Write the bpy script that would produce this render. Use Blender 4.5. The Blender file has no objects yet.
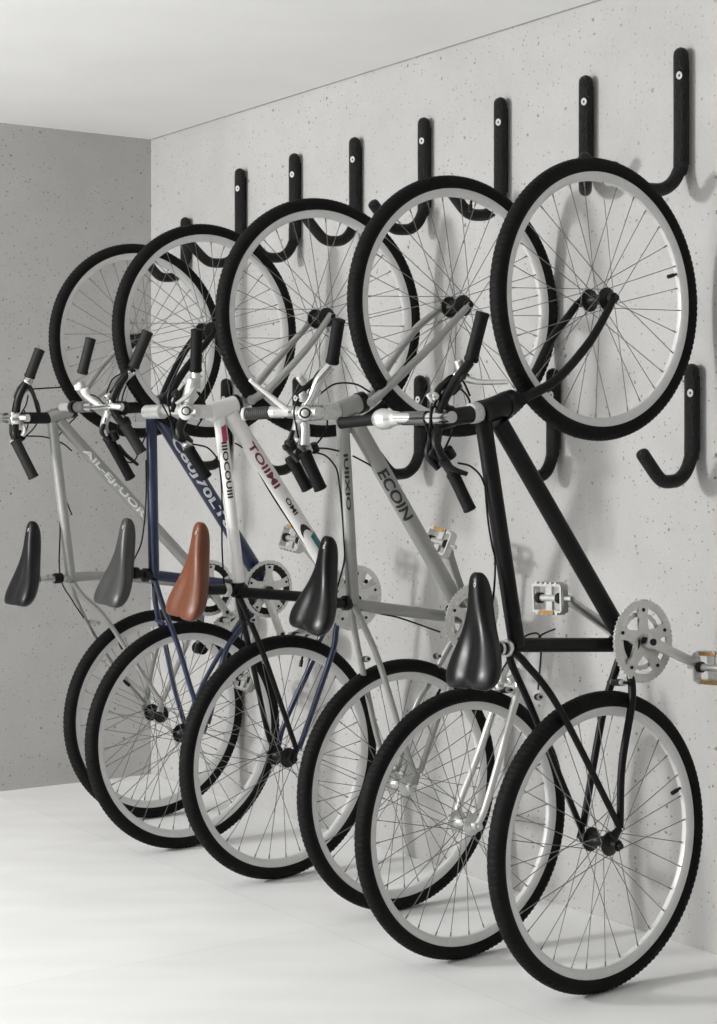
import bpy, bmesh, math, random
from mathutils import Vector, Matrix
random.seed(7)
PI = math.pi
scene = bpy.context.scene
COL = scene.collection

# ------------------------------------------------------------------ measured data (metres)
# bicycle coordinates: (u, w, v) = (towards the wall, towards the drive side, up the bicycle)
BIKES = [{'name': 'bicycle',
  'label': 'black bicycle nearest the camera, black saddle, standing upright on its rear wheel',
  'frame_mat': 'black_paint',
  'frame': [[0.0185, [(-0.3097, 0.0, 1.2793), (-0.2315, 0.0, 0.7914)]], [0.0205, [(-0.2642, 0.0, 1.2755), (0.0944, 0.0, 0.781)]],
            [0.016, [(-0.246, 0.0, 0.7924), (0.0875, 0.0, 0.7701)]], [0.0265, [(-0.3177, 0.0, 1.2921), (-0.2219, 0.0, 1.3219)]],
            [0.027, [(0.1315, -0.034, 0.7702), (0.0725, 0.034, 0.7771)]], [0.0205, [(-0.3204, 0.0, 1.2932), (-0.2189, 0.0, 1.3241)]]],
  'head_rings': [[0.0285, [(-0.2483, 0.0, 1.3127), (-0.2366, 0.0, 1.3161)]], [0.0285, [(-0.3177, 0.0, 1.2921), (-0.3062, 0.0, 1.2955)]]],
  'stays': [['seat_stay', 'black_paint', 0.0085, [(-0.2514, 0.012, 0.7783), (-0.2269, 0.022, 0.7512), (-0.1555, 0.045, 0.652), (-0.0022, 0.062, 0.38)]],
            ['seat_stay', 'black_paint', 0.0085, [(-0.2331, -0.012, 0.7758), (-0.2326, -0.02, 0.7537), (-0.153, -0.045, 0.6406), (0.0006, -0.062, 0.3589)]],
            ['chain_stay', 'black_paint', 0.0095,
             [(0.0766, 0.02, 0.7649), (0.0731, 0.034, 0.7208), (0.0671, 0.046, 0.6502), (0.0201, 0.055, 0.5109), (0.0007, 0.062, 0.3752)]],
            ['chain_stay', 'black_paint', 0.0095, [(0.1137, -0.02, 0.7605), (0.0963, -0.034, 0.7061), (0.062, -0.046, 0.6031), (0.007, -0.062, 0.3626)]]],
  'dropouts': [[(0.0007, 0.062, 0.3752), (-0.0218, 0.062, 0.3562)], [(0.0039, -0.062, 0.363), (-0.0004, -0.062, 0.3365)]],
  'fork_mat': 'black_paint',
  'fork': [[0.0115, [(-0.2224, 0.03, 1.3241), (-0.1343, 0.045, 1.3665), (-0.0405, 0.052, 1.4486), (0.0218, 0.052, 1.5232), (0.042, 0.052, 1.5537)]],
           [0.0115, [(-0.18, -0.03, 1.3336), (-0.1165, -0.045, 1.3854), (-0.0548, -0.052, 1.4673), (0.007, -0.052, 1.5295), (0.0334, -0.052, 1.5562)]],
           [0.017, [(-0.2248, 0.0, 1.3218), (-0.2011, 0.0, 1.3288)]], [0.014, [(-0.2261, 0.034, 1.3238), (-0.1764, -0.034, 1.3339)]]],
  'hub_mat': 'black_metal',
  'stem': [['black_metal', 0.019, [(-0.3261, 0.0, 1.2931), (-0.396, 0.0, 1.2847)]], ['sticker_white', 0.0225, [(-0.3203, 0.0, 1.2953), (-0.3457, 0.0, 1.2928)]],
           ['black_metal', 0.024, [(-0.3959, 0.0, 1.2868), (-0.4262, 0.0, 1.2822)]]],
  'bar': [['chrome', 0.0125, [(-0.4375, 0.05, 1.281), (-0.4289, 0.0, 1.2821), (-0.4293, -0.05, 1.2852), (-0.4404, -0.14, 1.2906)]],
          ['dark_chrome', 0.0155, [(-0.4291, -0.04, 1.2846), (-0.4313, -0.12, 1.2884)]],
          ['black_metal', 0.0105, [(-0.4284, 0.0, 1.2948), (-0.419, 0.01, 1.3281), (-0.393, 0.02, 1.3661), (-0.367, 0.03, 1.4)]],
          ['black_metal', 0.0105, [(-0.435, 0.0, 1.2652), (-0.4499, 0.01, 1.2267), (-0.4351, 0.02, 1.1884), (-0.4226, 0.03, 1.1628)]],
          ['silver', [0.0145, 0.017, 0.0225, 0.0235, 0.019],
           [(-0.4345, -0.13, 1.289), (-0.4393, -0.145, 1.2899), (-0.4443, -0.16, 1.2896), (-0.4493, -0.175, 1.2905), (-0.4504, -0.188, 1.2913)]]],
  'grips': [['rubber', 0.0145, [(-0.3656, 0.03, 1.4), (-0.3525, 0.06, 1.5038)]], ['rubber', 0.0135, [(-0.4252, 0.03, 1.167), (-0.403, 0.06, 1.0844)]],
            ['rubber', 0.013, [(-0.4406, -0.19, 1.2915), (-0.4723, -0.3, 1.2889)]]],
  'levers': [[[(-0.4494, 0.0, 1.3156), (-0.4266, 0.0, 1.3457), (-0.393, 0.0, 1.3635), (-0.3483, 0.0, 1.3732)],
              [(-0.3879, 0.04, 1.3625), (-0.3666, 0.06, 1.3551), (-0.3236, 0.1, 1.3531)], 'silver'],
             [[(-0.4577, 0.0, 1.2355), (-0.4642, 0.0, 1.204), (-0.4382, 0.0, 1.1766)], [(-0.4568, 0.03, 1.1881), (-0.4335, 0.05, 1.1705), (-0.4096, 0.06, 1.1617)],
              'black_metal']],
  'clamps': [['chrome', 0.011, [(-0.4518, 0.0, 1.324), (-0.4353, 0.0, 1.3285)]], ['chrome', 0.009, [(-0.3841, 0.0, 1.3807), (-0.3709, 0.0, 1.364)]],
             ['silver', 0.01, [(-0.3748, 0.0, 1.4067), (-0.3621, 0.0, 1.3771)]], ['black_metal', 0.015, [(-0.4638, 0.0, 1.2145), (-0.432, 0.0, 1.1977)]],
             ['black_metal', 0.013, [(-0.4149, 0.0, 1.2188), (-0.3992, 0.0, 1.1976)]], ['black_metal', 0.012, [(-0.4222, 0.0, 1.3161), (-0.412, 0.0, 1.2951)]],
             ['silver', 0.007, [(-0.4586, 0.0, 1.2103), (-0.4508, 0.0, 1.2019)]], ['black_metal', 0.012, [(-0.3995, 0.0, 1.3378), (-0.3768, 0.0, 1.3553)]],
             ['silver', 0.006, [(-0.4596, 0.0, 1.3323), (-0.444, 0.0, 1.3157)]]],
  'cables': [[(-0.4465, 0.0, 1.3199), (-0.4527, 0.0, 1.2987), (-0.4565, 0.0, 1.2671), (-0.455, 0.0, 1.2355), (-0.4478, 0.0, 1.2103)],
             [(-0.4271, 0.0, 1.3308), (-0.4501, 0.0, 1.2945), (-0.4488, 0.0, 1.2566), (-0.4284, 0.0, 1.2209)],
             [(-0.4111, 0.0, 1.3205), (-0.4269, 0.0, 1.3372), (-0.3935, 0.0, 1.3507), (-0.3607, 0.0, 1.3386), (-0.3449, 0.0, 1.3132), (-0.3628, 0.0, 1.283)],
             [(-0.4095, 0.0, 1.2887), (-0.397, 0.0, 1.257), (-0.4089, 0.0, 1.2315), (-0.4234, 0.0, 1.2103)],
             [(-0.4441, 0.0, 1.3115), (-0.4236, 0.0, 1.278), (-0.431, 0.0, 1.2251)],
             [(-0.3831, 0.0, 1.187), (-0.35, 0.0, 1.1804), (-0.3227, 0.0, 1.161), (-0.3095, 0.0, 1.1372)],
             [(-0.3095, 0.0, 1.1372), (-0.3039, 0.0, 1.0641), (-0.2946, 0.0, 1.0101), (-0.2873, 0.0, 0.9776), (-0.2927, 0.0, 0.9134), (-0.31, 0.0, 0.833)],
             [(-0.2316, 0.0, 0.7893), (-0.1649, 0.0, 0.7738), (-0.1169, 0.0, 0.7815)], [(-0.4698, 0.0, 1.2711), (-0.4577, 0.0, 1.2355), (-0.464, 0.0, 1.2103)],
             [(-0.4376, 0.0, 1.3412), (-0.3982, 0.0, 1.3718), (-0.3653, 0.0, 1.3642), (-0.3443, 0.0, 1.3304)]],
  'saddle': {'nose': (-0.3363, 0.0, 0.9538), 'tail': (-0.3704, 0.0, 0.7183), 'wid': 0.16, 'mat': 'saddle_black'},
  'seatpost': [['black_metal', 0.014, [(-0.2462, 0.0, 0.7859), (-0.3175, 0.0, 0.7865)]], ['silver', 0.019, [(-0.2548, 0.0, 0.7865), (-0.2663, 0.0, 0.7873)]],
               ['silver', 0.016, [(-0.2749, 0.0, 0.7875), (-0.2834, 0.0, 0.7876)]]],
  'rails': [[(-0.3291, 0.02, 0.7883), (-0.345, 0.02, 0.8105), (-0.3496, 0.012, 0.874)], [(-0.2946, -0.02, 0.784), (-0.3108, -0.02, 0.8065), (-0.3292, -0.012, 0.8721)]],
  'ring': {'c': (0.1093, 0.045, 0.7797), 'r': 0.093, 'mat': 'silver', 'style': 'five_hole'},
  'cranks': [[(0.1141, 0.062, 0.7779), (0.2486, 0.078, 0.7193)], [(0.1164, -0.05, 0.7958), (-0.004, -0.07, 0.8731)]],
  'pedals': [[(0.2463, 0.125, 0.7129), 0, [-1, 1]], [(-0.0239, -0.115, 0.8799), 0, [-1]]],
  'brakes': [[(-0.2163, 0.055, 0.6817), (-0.1354, -0.05, 0.6674)], [(0.0491, 0.05, 0.69), (0.0887, -0.05, 0.6828)]],
  'valve': [18, 16],
  'decals': [],
  'frame_u': [0.80386, 0.59482, 0.0],
  'frame_v': [-0.02674, 0.03614, 0.99899],
  'origin': [0.551, 3.7958, 0.0],
  'rear_hub': [-0.0, 0.0, 0.3373],
  'front_hub': [0.0468, 0.0, 1.5586],
  'rear_r': 0.337,
  'front_r': 0.323,
  'rear_yaw': 38.4,
  'front_yaw': 37},
 {'name': 'bicycle',
  'label': 'grey bicycle with dark lettering on its down tube, black saddle, second from the camera',
  'frame_mat': 'grey_paint',
  'frame': [[0.0165, [(-0.2995, 0.0, 1.319), (-0.2116, 0.0, 0.8392)]], [0.0215, [(-0.275, 0.0, 1.3193), (0.1545, 0.0, 0.7924)]],
            [0.015, [(-0.2204, 0.0, 0.8345), (0.171, 0.0, 0.7723)]], [0.0235, [(-0.3125, 0.0, 1.3263), (-0.2446, 0.0, 1.3499)]],
            [0.026, [(0.207, -0.034, 0.7677), (0.1581, 0.034, 0.7866)]]],
  'head_rings': [[0.0265, [(-0.2534, 0.0, 1.3459), (-0.2354, 0.0, 1.3513)]]],
  'stays': [['seat_stay', 'grey_paint', 0.0085,
             [(-0.2148, 0.01, 0.8313), (-0.1945, 0.018, 0.7957), (-0.138, 0.036, 0.6867), (-0.0497, 0.055, 0.4771), (-0.004, 0.062, 0.3826)]],
            ['seat_stay', 'grey_paint', 0.0085,
             [(-0.206, -0.01, 0.8262), (-0.1935, -0.016, 0.7824), (-0.1308, -0.036, 0.6408), (-0.0404, -0.055, 0.4352), (0.0237, -0.062, 0.3348)]],
            ['chain_stay', 'grey_paint', 0.009, [(0.1624, 0.02, 0.7639), (0.1298, 0.034, 0.6578), (0.0719, 0.048, 0.5386), (0.0123, 0.062, 0.3861)]],
            ['chain_stay', 'grey_paint', 0.009,
             [(0.1888, -0.02, 0.7638), (0.1474, -0.034, 0.6858), (0.1093, -0.046, 0.5972), (0.0667, -0.05, 0.5224), (0.0358, -0.062, 0.3473)]]],
  'dropouts': [[(0.0055, 0.062, 0.3869), (-0.004, 0.062, 0.3555)], [(0.0295, -0.062, 0.3425), (0.0195, -0.062, 0.313)]],
  'fork_mat': 'grey_paint',
  'fork': [[0.0115, [(-0.2331, 0.03, 1.354), (-0.165, 0.045, 1.4224), (-0.0726, 0.052, 1.5091), (-0.006, 0.052, 1.5752), (0.0321, 0.052, 1.6126)]],
           [0.0115, [(-0.1983, -0.03, 1.3569), (-0.1363, -0.045, 1.4381), (-0.0549, -0.052, 1.5326), (0.0083, -0.052, 1.5819), (0.0389, -0.052, 1.6042)]],
           [0.016, [(-0.2443, 0.0, 1.3474), (-0.2172, 0.0, 1.3554)]], [0.013, [(-0.2354, 0.033, 1.3543), (-0.196, -0.033, 1.3566)]]],
  'hub_mat': 'silver',
  'front_hub_mat': 'black_metal',
  'stem': [['silver', 0.0185, [(-0.3094, 0.0, 1.3263), (-0.3604, 0.0, 1.3231)]], ['clear_white', 0.021, [(-0.3155, 0.0, 1.3262), (-0.3664, 0.0, 1.323)]],
           ['chrome', 0.022, [(-0.3664, 0.0, 1.323), (-0.4077, 0.0, 1.32)]]],
  'bar': [['silver', 0.0125, [(-0.4007, 0.04, 1.3279), (-0.4109, 0.0, 1.3224), (-0.4207, -0.05, 1.3154), (-0.4266, -0.12, 1.3058)]],
          ['chrome', 0.0155, [(-0.4167, -0.03, 1.3182), (-0.4168, -0.06, 1.3141)]], ['chrome', 0.0155, [(-0.4142, -0.09, 1.3101), (-0.4296, -0.12, 1.3058)]],
          ['chrome', 0.0125, [(-0.412, 0.0, 1.3322), (-0.4014, 0.01, 1.363), (-0.392, 0.02, 1.4035), (-0.3703, 0.03, 1.4394)]],
          ['chrome', 0.0125, [(-0.4118, 0.0, 1.3027), (-0.4127, 0.01, 1.2747), (-0.419, 0.02, 1.2418)]],
          ['silver', 0.0125, [(-0.427, 0.0, 1.3074), (-0.4184, -0.02, 1.2703), (-0.4241, -0.03, 1.2193)]]],
  'grips': [['rubber', 0.0155, [(-0.3649, 0.03, 1.4445), (-0.3706, 0.05, 1.5553)]], ['rubber', 0.016, [(-0.4174, 0.02, 1.2271), (-0.3782, 0.05, 1.1382)]],
            ['rubber', 0.015, [(-0.423, -0.03, 1.2094), (-0.3814, 0.0, 1.1296)]], ['ribbed_grip', 0.016, [(-0.4295, -0.12, 1.3045), (-0.4478, -0.2, 1.2896)]]],
  'levers': [[[(-0.4385, 0.0, 1.361), (-0.4035, 0.0, 1.3911), (-0.3592, 0.0, 1.4216)], [(-0.4568, -0.02, 1.3288), (-0.4966, -0.03, 1.356), (-0.5511, -0.04, 1.3922)],
              'white_paint'],
             [[(-0.4415, 0.0, 1.2779), (-0.4523, 0.0, 1.2411), (-0.4632, 0.0, 1.2338)], [(-0.4579, 0.0, 1.2387), (-0.4447, 0.0, 1.224), (-0.4325, 0.02, 1.2026)],
              'black_metal']],
  'clamps': [['chrome', 0.02, [(-0.3967, -0.02, 1.3174), (-0.4246, 0.02, 1.3224)]], ['black_metal', 0.0135, [(-0.4246, 0.02, 1.3224), (-0.4274, 0.024, 1.323)]],
             ['silver', 0.0095, [(-0.4274, 0.024, 1.323), (-0.4316, 0.03, 1.3237)]], ['silver', 0.012, [(-0.4308, 0.0, 1.3709), (-0.417, 0.0, 1.3517)]],
             ['silver', 0.012, [(-0.397, 0.0, 1.3863), (-0.3771, 0.0, 1.3671)]], ['silver', 0.013, [(-0.4272, 0.0, 1.2535), (-0.3985, 0.0, 1.2339)]],
             ['silver', 0.011, [(-0.3991, 0.0, 1.2388), (-0.3856, 0.0, 1.224)]], ['black_metal', 0.014, [(-0.4507, 0.0, 1.2534), (-0.4393, 0.0, 1.2289)]],
             ['black_metal', 0.012, [(-0.3817, 0.0, 1.2438), (-0.3676, 0.0, 1.224)]], ['clear_white', 0.017, [(-0.4562, -0.21, 1.2881), (-0.4478, -0.2, 1.2896)]],
             ['silver', 0.008, [(-0.4407, 0.0, 1.4096), (-0.4211, 0.0, 1.3906)]]],
  'cables': [[(-0.3712, 0.0, 1.3673), (-0.3289, 0.0, 1.3929), (-0.2681, 0.0, 1.3944), (-0.2195, 0.0, 1.3755)],
             [(-0.43, 0.0, 1.3636), (-0.4437, 0.0, 1.3268), (-0.434, 0.0, 1.2902), (-0.4213, 0.0, 1.2535)],
             [(-0.3775, 0.0, 1.3425), (-0.3479, 0.0, 1.3183), (-0.3435, 0.0, 1.2787), (-0.3752, 0.0, 1.2389), (-0.4158, 0.0, 1.2289)],
             [(-0.3717, 0.0, 1.2339), (-0.3263, 0.0, 1.2315), (-0.2794, 0.0, 1.2215)],
             [(-0.3736, 0.0, 1.224), (-0.3365, 0.0, 1.214), (-0.3064, 0.0, 1.1889), (-0.295, 0.0, 1.1688)],
             [(-0.295, 0.0, 1.1688), (-0.2785, 0.0, 1.103), (-0.2578, 0.0, 1.0008), (-0.2515, 0.0, 0.9442), (-0.2678, 0.0, 0.868)],
             [(-0.2539, 0.0, 1.214), (-0.2048, 0.0, 1.1936), (-0.1646, 0.0, 1.1729)],
             [(-0.1646, 0.0, 1.1729), (-0.0822, 0.0, 1.0736), (0.0017, 0.0, 0.9795), (0.0827, 0.0, 0.8694)],
             [(-0.2285, 0.0, 0.8505), (-0.1382, 0.0, 0.8091), (-0.0545, 0.0, 0.7884), (0.0851, 0.0, 0.7422)],
             [(-0.4029, 0.0, 1.3862), (-0.383, 0.0, 1.421), (-0.3532, 0.0, 1.4218)]],
  'saddle': {'nose': (-0.3053, 0.0, 1.0124), 'tail': (-0.3505, 0.0, 0.7829), 'wid': 0.158, 'mat': 'saddle_black'},
  'seatpost': [['black_metal', 0.0135, [(-0.2141, 0.0, 0.8342), (-0.3084, 0.0, 0.8444)]], ['black_metal', 0.019, [(-0.2271, 0.0, 0.8375), (-0.2428, 0.0, 0.8383)]]],
  'rails': [[(-0.3168, 0.02, 0.8494), (-0.3251, 0.02, 0.8702), (-0.3199, 0.012, 0.9291)], [(-0.2876, -0.02, 0.8387), (-0.296, -0.02, 0.8597), (-0.3024, -0.012, 0.9233)]],
  'ring': {'c': (0.152, 0.045, 0.7895), 'r': 0.091, 'mat': 'silver', 'style': 'five_hole'},
  'cranks': [[(0.1517, 0.062, 0.7882), (0.1879, 0.076, 0.6343)], [(0.2098, -0.05, 0.7942), (0.1481, -0.07, 0.9387)]],
  'crank_mat': 'grey_paint',
  'pedals': [[(0.1346, -0.1, 0.9633), 20, [-1, 1]]],
  'brakes': [[(-0.1781, 0.045, 0.6998), (-0.1317, -0.04, 0.6745)], [(0.068, 0.03, 0.6858), (0.0979, -0.03, 0.6683)]],
  'valve': [60, 80],
  'decals': [{'text': 'ECOIN', 'p0': [-0.1662, 0.0, 1.1858], 'p1': [-0.0628, 0.0, 1.059], 'r': 0.0217, 'h': 0.03, 'mat': 'decal_black', 'ang': -2},
             {'text': 'IUIIXIO', 'p0': [-0.2818, 0.0, 1.2225], 'p1': [-0.2557, 0.0, 1.0801], 'r': 0.0167, 'h': 0.012, 'mat': 'decal_black', 'ang': -15}],
  'frame_u': [0.80386, 0.59482, 0.0],
  'frame_v': [0.09145, -0.12359, 0.98811],
  'origin': [0.0794, 4.5394, 0.0],
  'rear_hub': [0.0, -0.0, 0.335],
  'front_hub': [0.0313, -0.0, 1.602],
  'rear_r': 0.331,
  'front_r': 0.335,
  'rear_yaw': 37.6,
  'front_yaw': 34.5},
 {'name': 'bicycle',
  'label': 'white bicycle with a brown saddle, black seat tube and red lettering',
  'frame_mat': 'white_paint',
  'frame': [[0.017, [(-0.2695, 0.0, 1.3243), (-0.1756, 0.0, 0.8502)]], [0.0235, [(-0.2378, 0.0, 1.3248), (0.2011, 0.0, 0.786)]],
            [0.0245, [(-0.2977, 0.0, 1.3212), (-0.2167, 0.0, 1.3469)]], [0.026, [(0.2295, -0.034, 0.7846), (0.1897, 0.034, 0.7982)]]],
  'head_rings': [[0.0265, [(-0.2199, 0.0, 1.3455), (-0.2104, 0.0, 1.3484)]]],
  'stays': [['seat_tube', 'black_paint', 0.015, [(-0.1807, 0.0, 0.8281), (0.2011, 0.0, 0.786)]],
            ['seat_tube', 'black_paint', 0.0205, [(-0.1909, 0.0, 0.8342), (-0.158, 0.0, 0.8298)]],
            ['seat_tube', 'black_paint', 0.0195, [(-0.1792, 0.0, 0.8559), (-0.1758, 0.0, 0.8279)]],
            ['seat_stay', 'black_paint', 0.0085, [(-0.1798, 0.01, 0.8158), (-0.1594, 0.018, 0.7743), (-0.1038, 0.036, 0.6508), (0.0041, 0.062, 0.3857)]],
            ['seat_stay', 'black_paint', 0.0085,
             [(-0.1701, -0.01, 0.812), (-0.1577, -0.016, 0.7794), (-0.0953, -0.036, 0.6245), (-0.0142, -0.055, 0.4), (0.0214, -0.062, 0.3479)]],
            ['chain_stay', 'blue_paint', 0.009,
             [(0.1907, 0.02, 0.7783), (0.1423, 0.034, 0.7196), (0.1287, 0.04, 0.6522), (0.0664, 0.05, 0.4975), (0.0146, 0.062, 0.3817)]],
            ['chain_stay', 'blue_paint', 0.009,
             [(0.2127, -0.02, 0.776), (0.1404, -0.034, 0.6809), (0.1214, -0.045, 0.6068), (0.0424, -0.055, 0.4295), (0.028, -0.062, 0.353)]]],
  'dropouts': [[(0.0075, 0.062, 0.3853), (-0.0044, 0.062, 0.3608)], [(0.0245, -0.062, 0.3534), (0.0156, -0.062, 0.3309)]],
  'fork_mat': 'grey_paint',
  'fork': [[0.0115, [(-0.1852, 0.03, 1.3606), (-0.1389, 0.045, 1.3953), (-0.0694, 0.052, 1.466), (-0.0134, 0.052, 1.5257), (0.0453, 0.052, 1.6056)]],
           [0.0115, [(-0.1599, -0.03, 1.3649), (-0.1076, -0.045, 1.4176), (-0.0407, -0.052, 1.4862), (0.0164, -0.052, 1.5445), (0.0612, -0.052, 1.5916)]],
           [0.016, [(-0.2103, 0.0, 1.347), (-0.1725, 0.0, 1.3614)]], [0.013, [(-0.1872, 0.033, 1.3608), (-0.158, -0.033, 1.3647)]]],
  'hub_mat': 'black_metal',
  'stem': [['white_paint', 0.0185, [(-0.2854, 0.0, 1.3254), (-0.3541, 0.0, 1.3244)]]],
  'bar': [['silver', 0.0125, [(-0.3596, 0.04, 1.3262), (-0.3727, 0.0, 1.3255), (-0.3806, -0.06, 1.3206), (-0.383, -0.12, 1.3157), (-0.3893, -0.18, 1.3109)]],
          ['silver', 0.0195, [(-0.3851, -0.1, 1.316), (-0.3892, -0.18, 1.3081)]],
          ['silver', 0.0125, [(-0.3732, 0.0, 1.3335), (-0.3718, 0.01, 1.3663), (-0.3643, 0.02, 1.3991), (-0.3675, 0.03, 1.4289)]],
          ['silver', 0.0125, [(-0.3696, 0.04, 1.3897), (-0.3675, 0.03, 1.4289)]],
          ['black_metal', 0.0125, [(-0.3778, 0.0, 1.3067), (-0.3972, 0.01, 1.2754), (-0.3923, 0.02, 1.2497)]]],
  'grips': [['rubber', 0.016, [(-0.3676, 0.03, 1.4315), (-0.3758, 0.04, 1.5453)]], ['rubber', 0.0155, [(-0.3786, 0.03, 1.2294), (-0.3272, 0.05, 1.1511)]]],
  'levers': [[[(-0.4155, 0.0, 1.3222), (-0.4051, 0.0, 1.3543), (-0.3794, 0.0, 1.3868), (-0.353, 0.0, 1.4087)],
              [(-0.376, 0.04, 1.3949), (-0.3958, 0.04, 1.368), (-0.4221, 0.03, 1.3457)], 'silver'],
             [[(-0.3882, 0.0, 1.2746), (-0.3743, 0.0, 1.2479), (-0.3545, 0.0, 1.2265)], [(-0.3983, 0.03, 1.2506), (-0.3995, 0.0, 1.2584), (-0.4142, 0.0, 1.301)],
              'black_metal']],
  'clamps': [['white_paint', 0.022, [(-0.3607, -0.02, 1.3214), (-0.3857, 0.022, 1.3244)]], ['black_metal', 0.0125, [(-0.3858, 0.022, 1.3271), (-0.3894, 0.028, 1.3275)]],
             ['silver', 0.009, [(-0.3894, 0.028, 1.3275), (-0.393, 0.034, 1.3279)]], ['black_metal', 0.014, [(-0.394, 0.0, 1.2692), (-0.3551, 0.0, 1.2372)]],
             ['black_metal', 0.012, [(-0.4125, 0.0, 1.3754), (-0.3996, 0.0, 1.365)]], ['silver', 0.01, [(-0.3666, 0.02, 1.2311), (-0.3857, 0.02, 1.2417)]],
             ['silver', 0.017, [(-0.3773, 0.04, 1.416), (-0.383, 0.02, 1.3509)]]],
  'cables': [[(-0.3452, 0.0, 1.3822), (-0.318, 0.0, 1.3451), (-0.3162, 0.0, 1.3156), (-0.3391, 0.0, 1.2803)],
             [(-0.4252, 0.0, 1.3857), (-0.4295, 0.0, 1.3538), (-0.4142, 0.0, 1.301), (-0.3873, 0.0, 1.2585)],
             [(-0.3489, 0.0, 1.2372), (-0.3047, 0.0, 1.2293), (-0.2783, 0.0, 1.2103), (-0.2611, 0.0, 1.1885)],
             [(-0.2611, 0.0, 1.1885), (-0.2517, 0.0, 1.1393), (-0.2452, 0.0, 1.0845), (-0.2375, 0.0, 0.9607), (-0.2242, 0.0, 0.8497)],
             [(-0.2132, 0.0, 1.2404), (-0.1765, 0.0, 1.2213), (-0.1622, 0.0, 1.202)], [(-0.1622, 0.0, 1.202), (-0.0719, 0.0, 1.0816), (0.0761, 0.0, 0.9075)],
             [(-0.3989, 0.0, 1.2478), (-0.4203, 0.0, 1.3009), (-0.4537, 0.0, 1.3534)], [(-0.2117, 0.0, 0.8574), (-0.1542, 0.0, 0.7708), (-0.1591, 0.0, 0.6926)],
             [(-0.3723, 0.0, 1.3709), (-0.3898, 0.0, 1.3546), (-0.376, 0.0, 1.3281)], [(-0.3355, 0.0, 1.377), (-0.3111, 0.0, 1.3345), (-0.3279, 0.0, 1.302)]],
  'saddle': {'nose': (-0.3081, 0.0, 1.0257), 'tail': (-0.359, 0.0, 0.7769), 'wid': 0.158, 'mat': 'saddle_brown'},
  'seatpost': [['black_metal', 0.0135, [(-0.1843, 0.0, 0.8339), (-0.281, 0.0, 0.8386)]], ['silver', 0.019, [(-0.2071, 0.0, 0.835), (-0.2233, 0.0, 0.8358)]]],
  'rails': [[(-0.2902, 0.02, 0.8423), (-0.3077, 0.02, 0.8705), (-0.3218, 0.012, 0.9243)],
            [(-0.2654, -0.02, 0.8345), (-0.2831, -0.02, 0.8629), (-0.3071, -0.012, 0.9202)]],
  'ring': {'c': (0.1922, 0.045, 0.7999), 'r': 0.094, 'mat': 'silver', 'style': 'disc_hole'},
  'cranks': [[(0.2262, -0.05, 0.7909), (0.0917, -0.07, 0.9312)]],
  'crank_mat': 'silver',
  'pedals': [[(0.0756, -0.115, 0.9515), 15, [1]]],
  'brakes': [[(-0.1527, 0.05, 0.7573), (-0.1234, -0.04, 0.7394)]],
  'valve': [75, 110],
  'decals': [{'text': 'TOIIMI', 'p0': [-0.1741, 0.0, 1.2466], 'p1': [-0.0743, 0.0, 1.124], 'r': 0.0237, 'h': 0.021, 'mat': 'decal_red', 'ang': -15},
             {'text': 'OMI', 'p0': [-0.0475, 0.0, 1.0911], 'p1': [-0.0103, 0.0, 1.0455], 'r': 0.0237, 'h': 0.014, 'mat': 'decal_black', 'ang': -25},
             {'text': '(', 'p0': [0.0113, 0.0, 1.019], 'p1': [0.0389, 0.0, 0.9851], 'r': 0.0237, 'h': 0.03, 'mat': 'decal_black', 'ang': -15},
             {'text': 'IIIOCOUIII', 'p0': [-0.2539, 0.0, 1.2456], 'p1': [-0.2236, 0.0, 1.0923], 'r': 0.0172, 'h': 0.016, 'mat': 'decal_black', 'ang': -22}],
  'patches': [{'p0': [0.0403, 0.0, 0.9834], 'p1': [0.0724, 0.0, 0.9439], 'r': 0.0237, 'a0': -75, 'a1': -25, 'mat': 'decal_teal'},
              {'p0': [-0.2625, 0.0, 1.2891], 'p1': [-0.2539, 0.0, 1.2456], 'r': 0.0172, 'a0': -65, 'a1': -10, 'mat': 'decal_red2'}],
  'frame_u': [0.80386, 0.59482, 0.0],
  'frame_v': [0.05922, -0.08004, 0.99503],
  'origin': [-0.2385, 4.8578, 0.0],
  'rear_hub': [-0.0, 0.0, 0.3467],
  'front_hub': [0.05, 0.0, 1.5929],
  'rear_r': 0.345,
  'front_r': 0.335,
  'rear_yaw': 39.7,
  'front_yaw': 33.5},
 {'name': 'bicycle',
  'label': 'blue bicycle with pale lettering on its down tube, grey saddle',
  'frame_mat': 'blue_paint',
  'frame': [[0.0165, [(-0.1521, 0.0, 1.3492), (-0.126, 0.0, 0.8388)]], [0.0235, [(-0.1347, 0.0, 1.3375), (0.2623, 0.0, 0.8094)]],
            [0.016, [(-0.133, 0.0, 0.8421), (0.2632, 0.0, 0.7841)]], [0.0255, [(-0.1657, 0.0, 1.3489), (-0.1012, 0.0, 1.362)]],
            [0.026, [(0.282, -0.034, 0.776), (0.2484, 0.034, 0.7857)]], [0.006, [(-0.0977, -0.03, 0.7002), (-0.1044, 0.03, 0.6965)]]],
  'head_rings': [[0.027, [(-0.1115, 0.0, 1.3603), (-0.0978, 0.0, 1.3635)]]],
  'stays': [['seat_stay', 'blue_paint', 0.0085,
             [(-0.1279, 0.01, 0.828), (-0.1026, 0.018, 0.7492), (-0.0596, 0.04, 0.6285), (-0.0073, 0.055, 0.4686), (0.0335, 0.062, 0.3866)]],
            ['seat_stay', 'blue_paint', 0.0085,
             [(-0.1199, -0.01, 0.8253), (-0.1071, -0.016, 0.7451), (-0.0583, -0.04, 0.6259), (-0.0135, -0.055, 0.4875), (0.03, -0.062, 0.3703)]],
            ['chain_stay', 'blue_paint', 0.009,
             [(0.2509, 0.02, 0.7619), (0.189, 0.034, 0.6857), (0.1116, 0.045, 0.6114), (0.0703, 0.055, 0.4804), (0.0407, 0.062, 0.3859)]],
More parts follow.
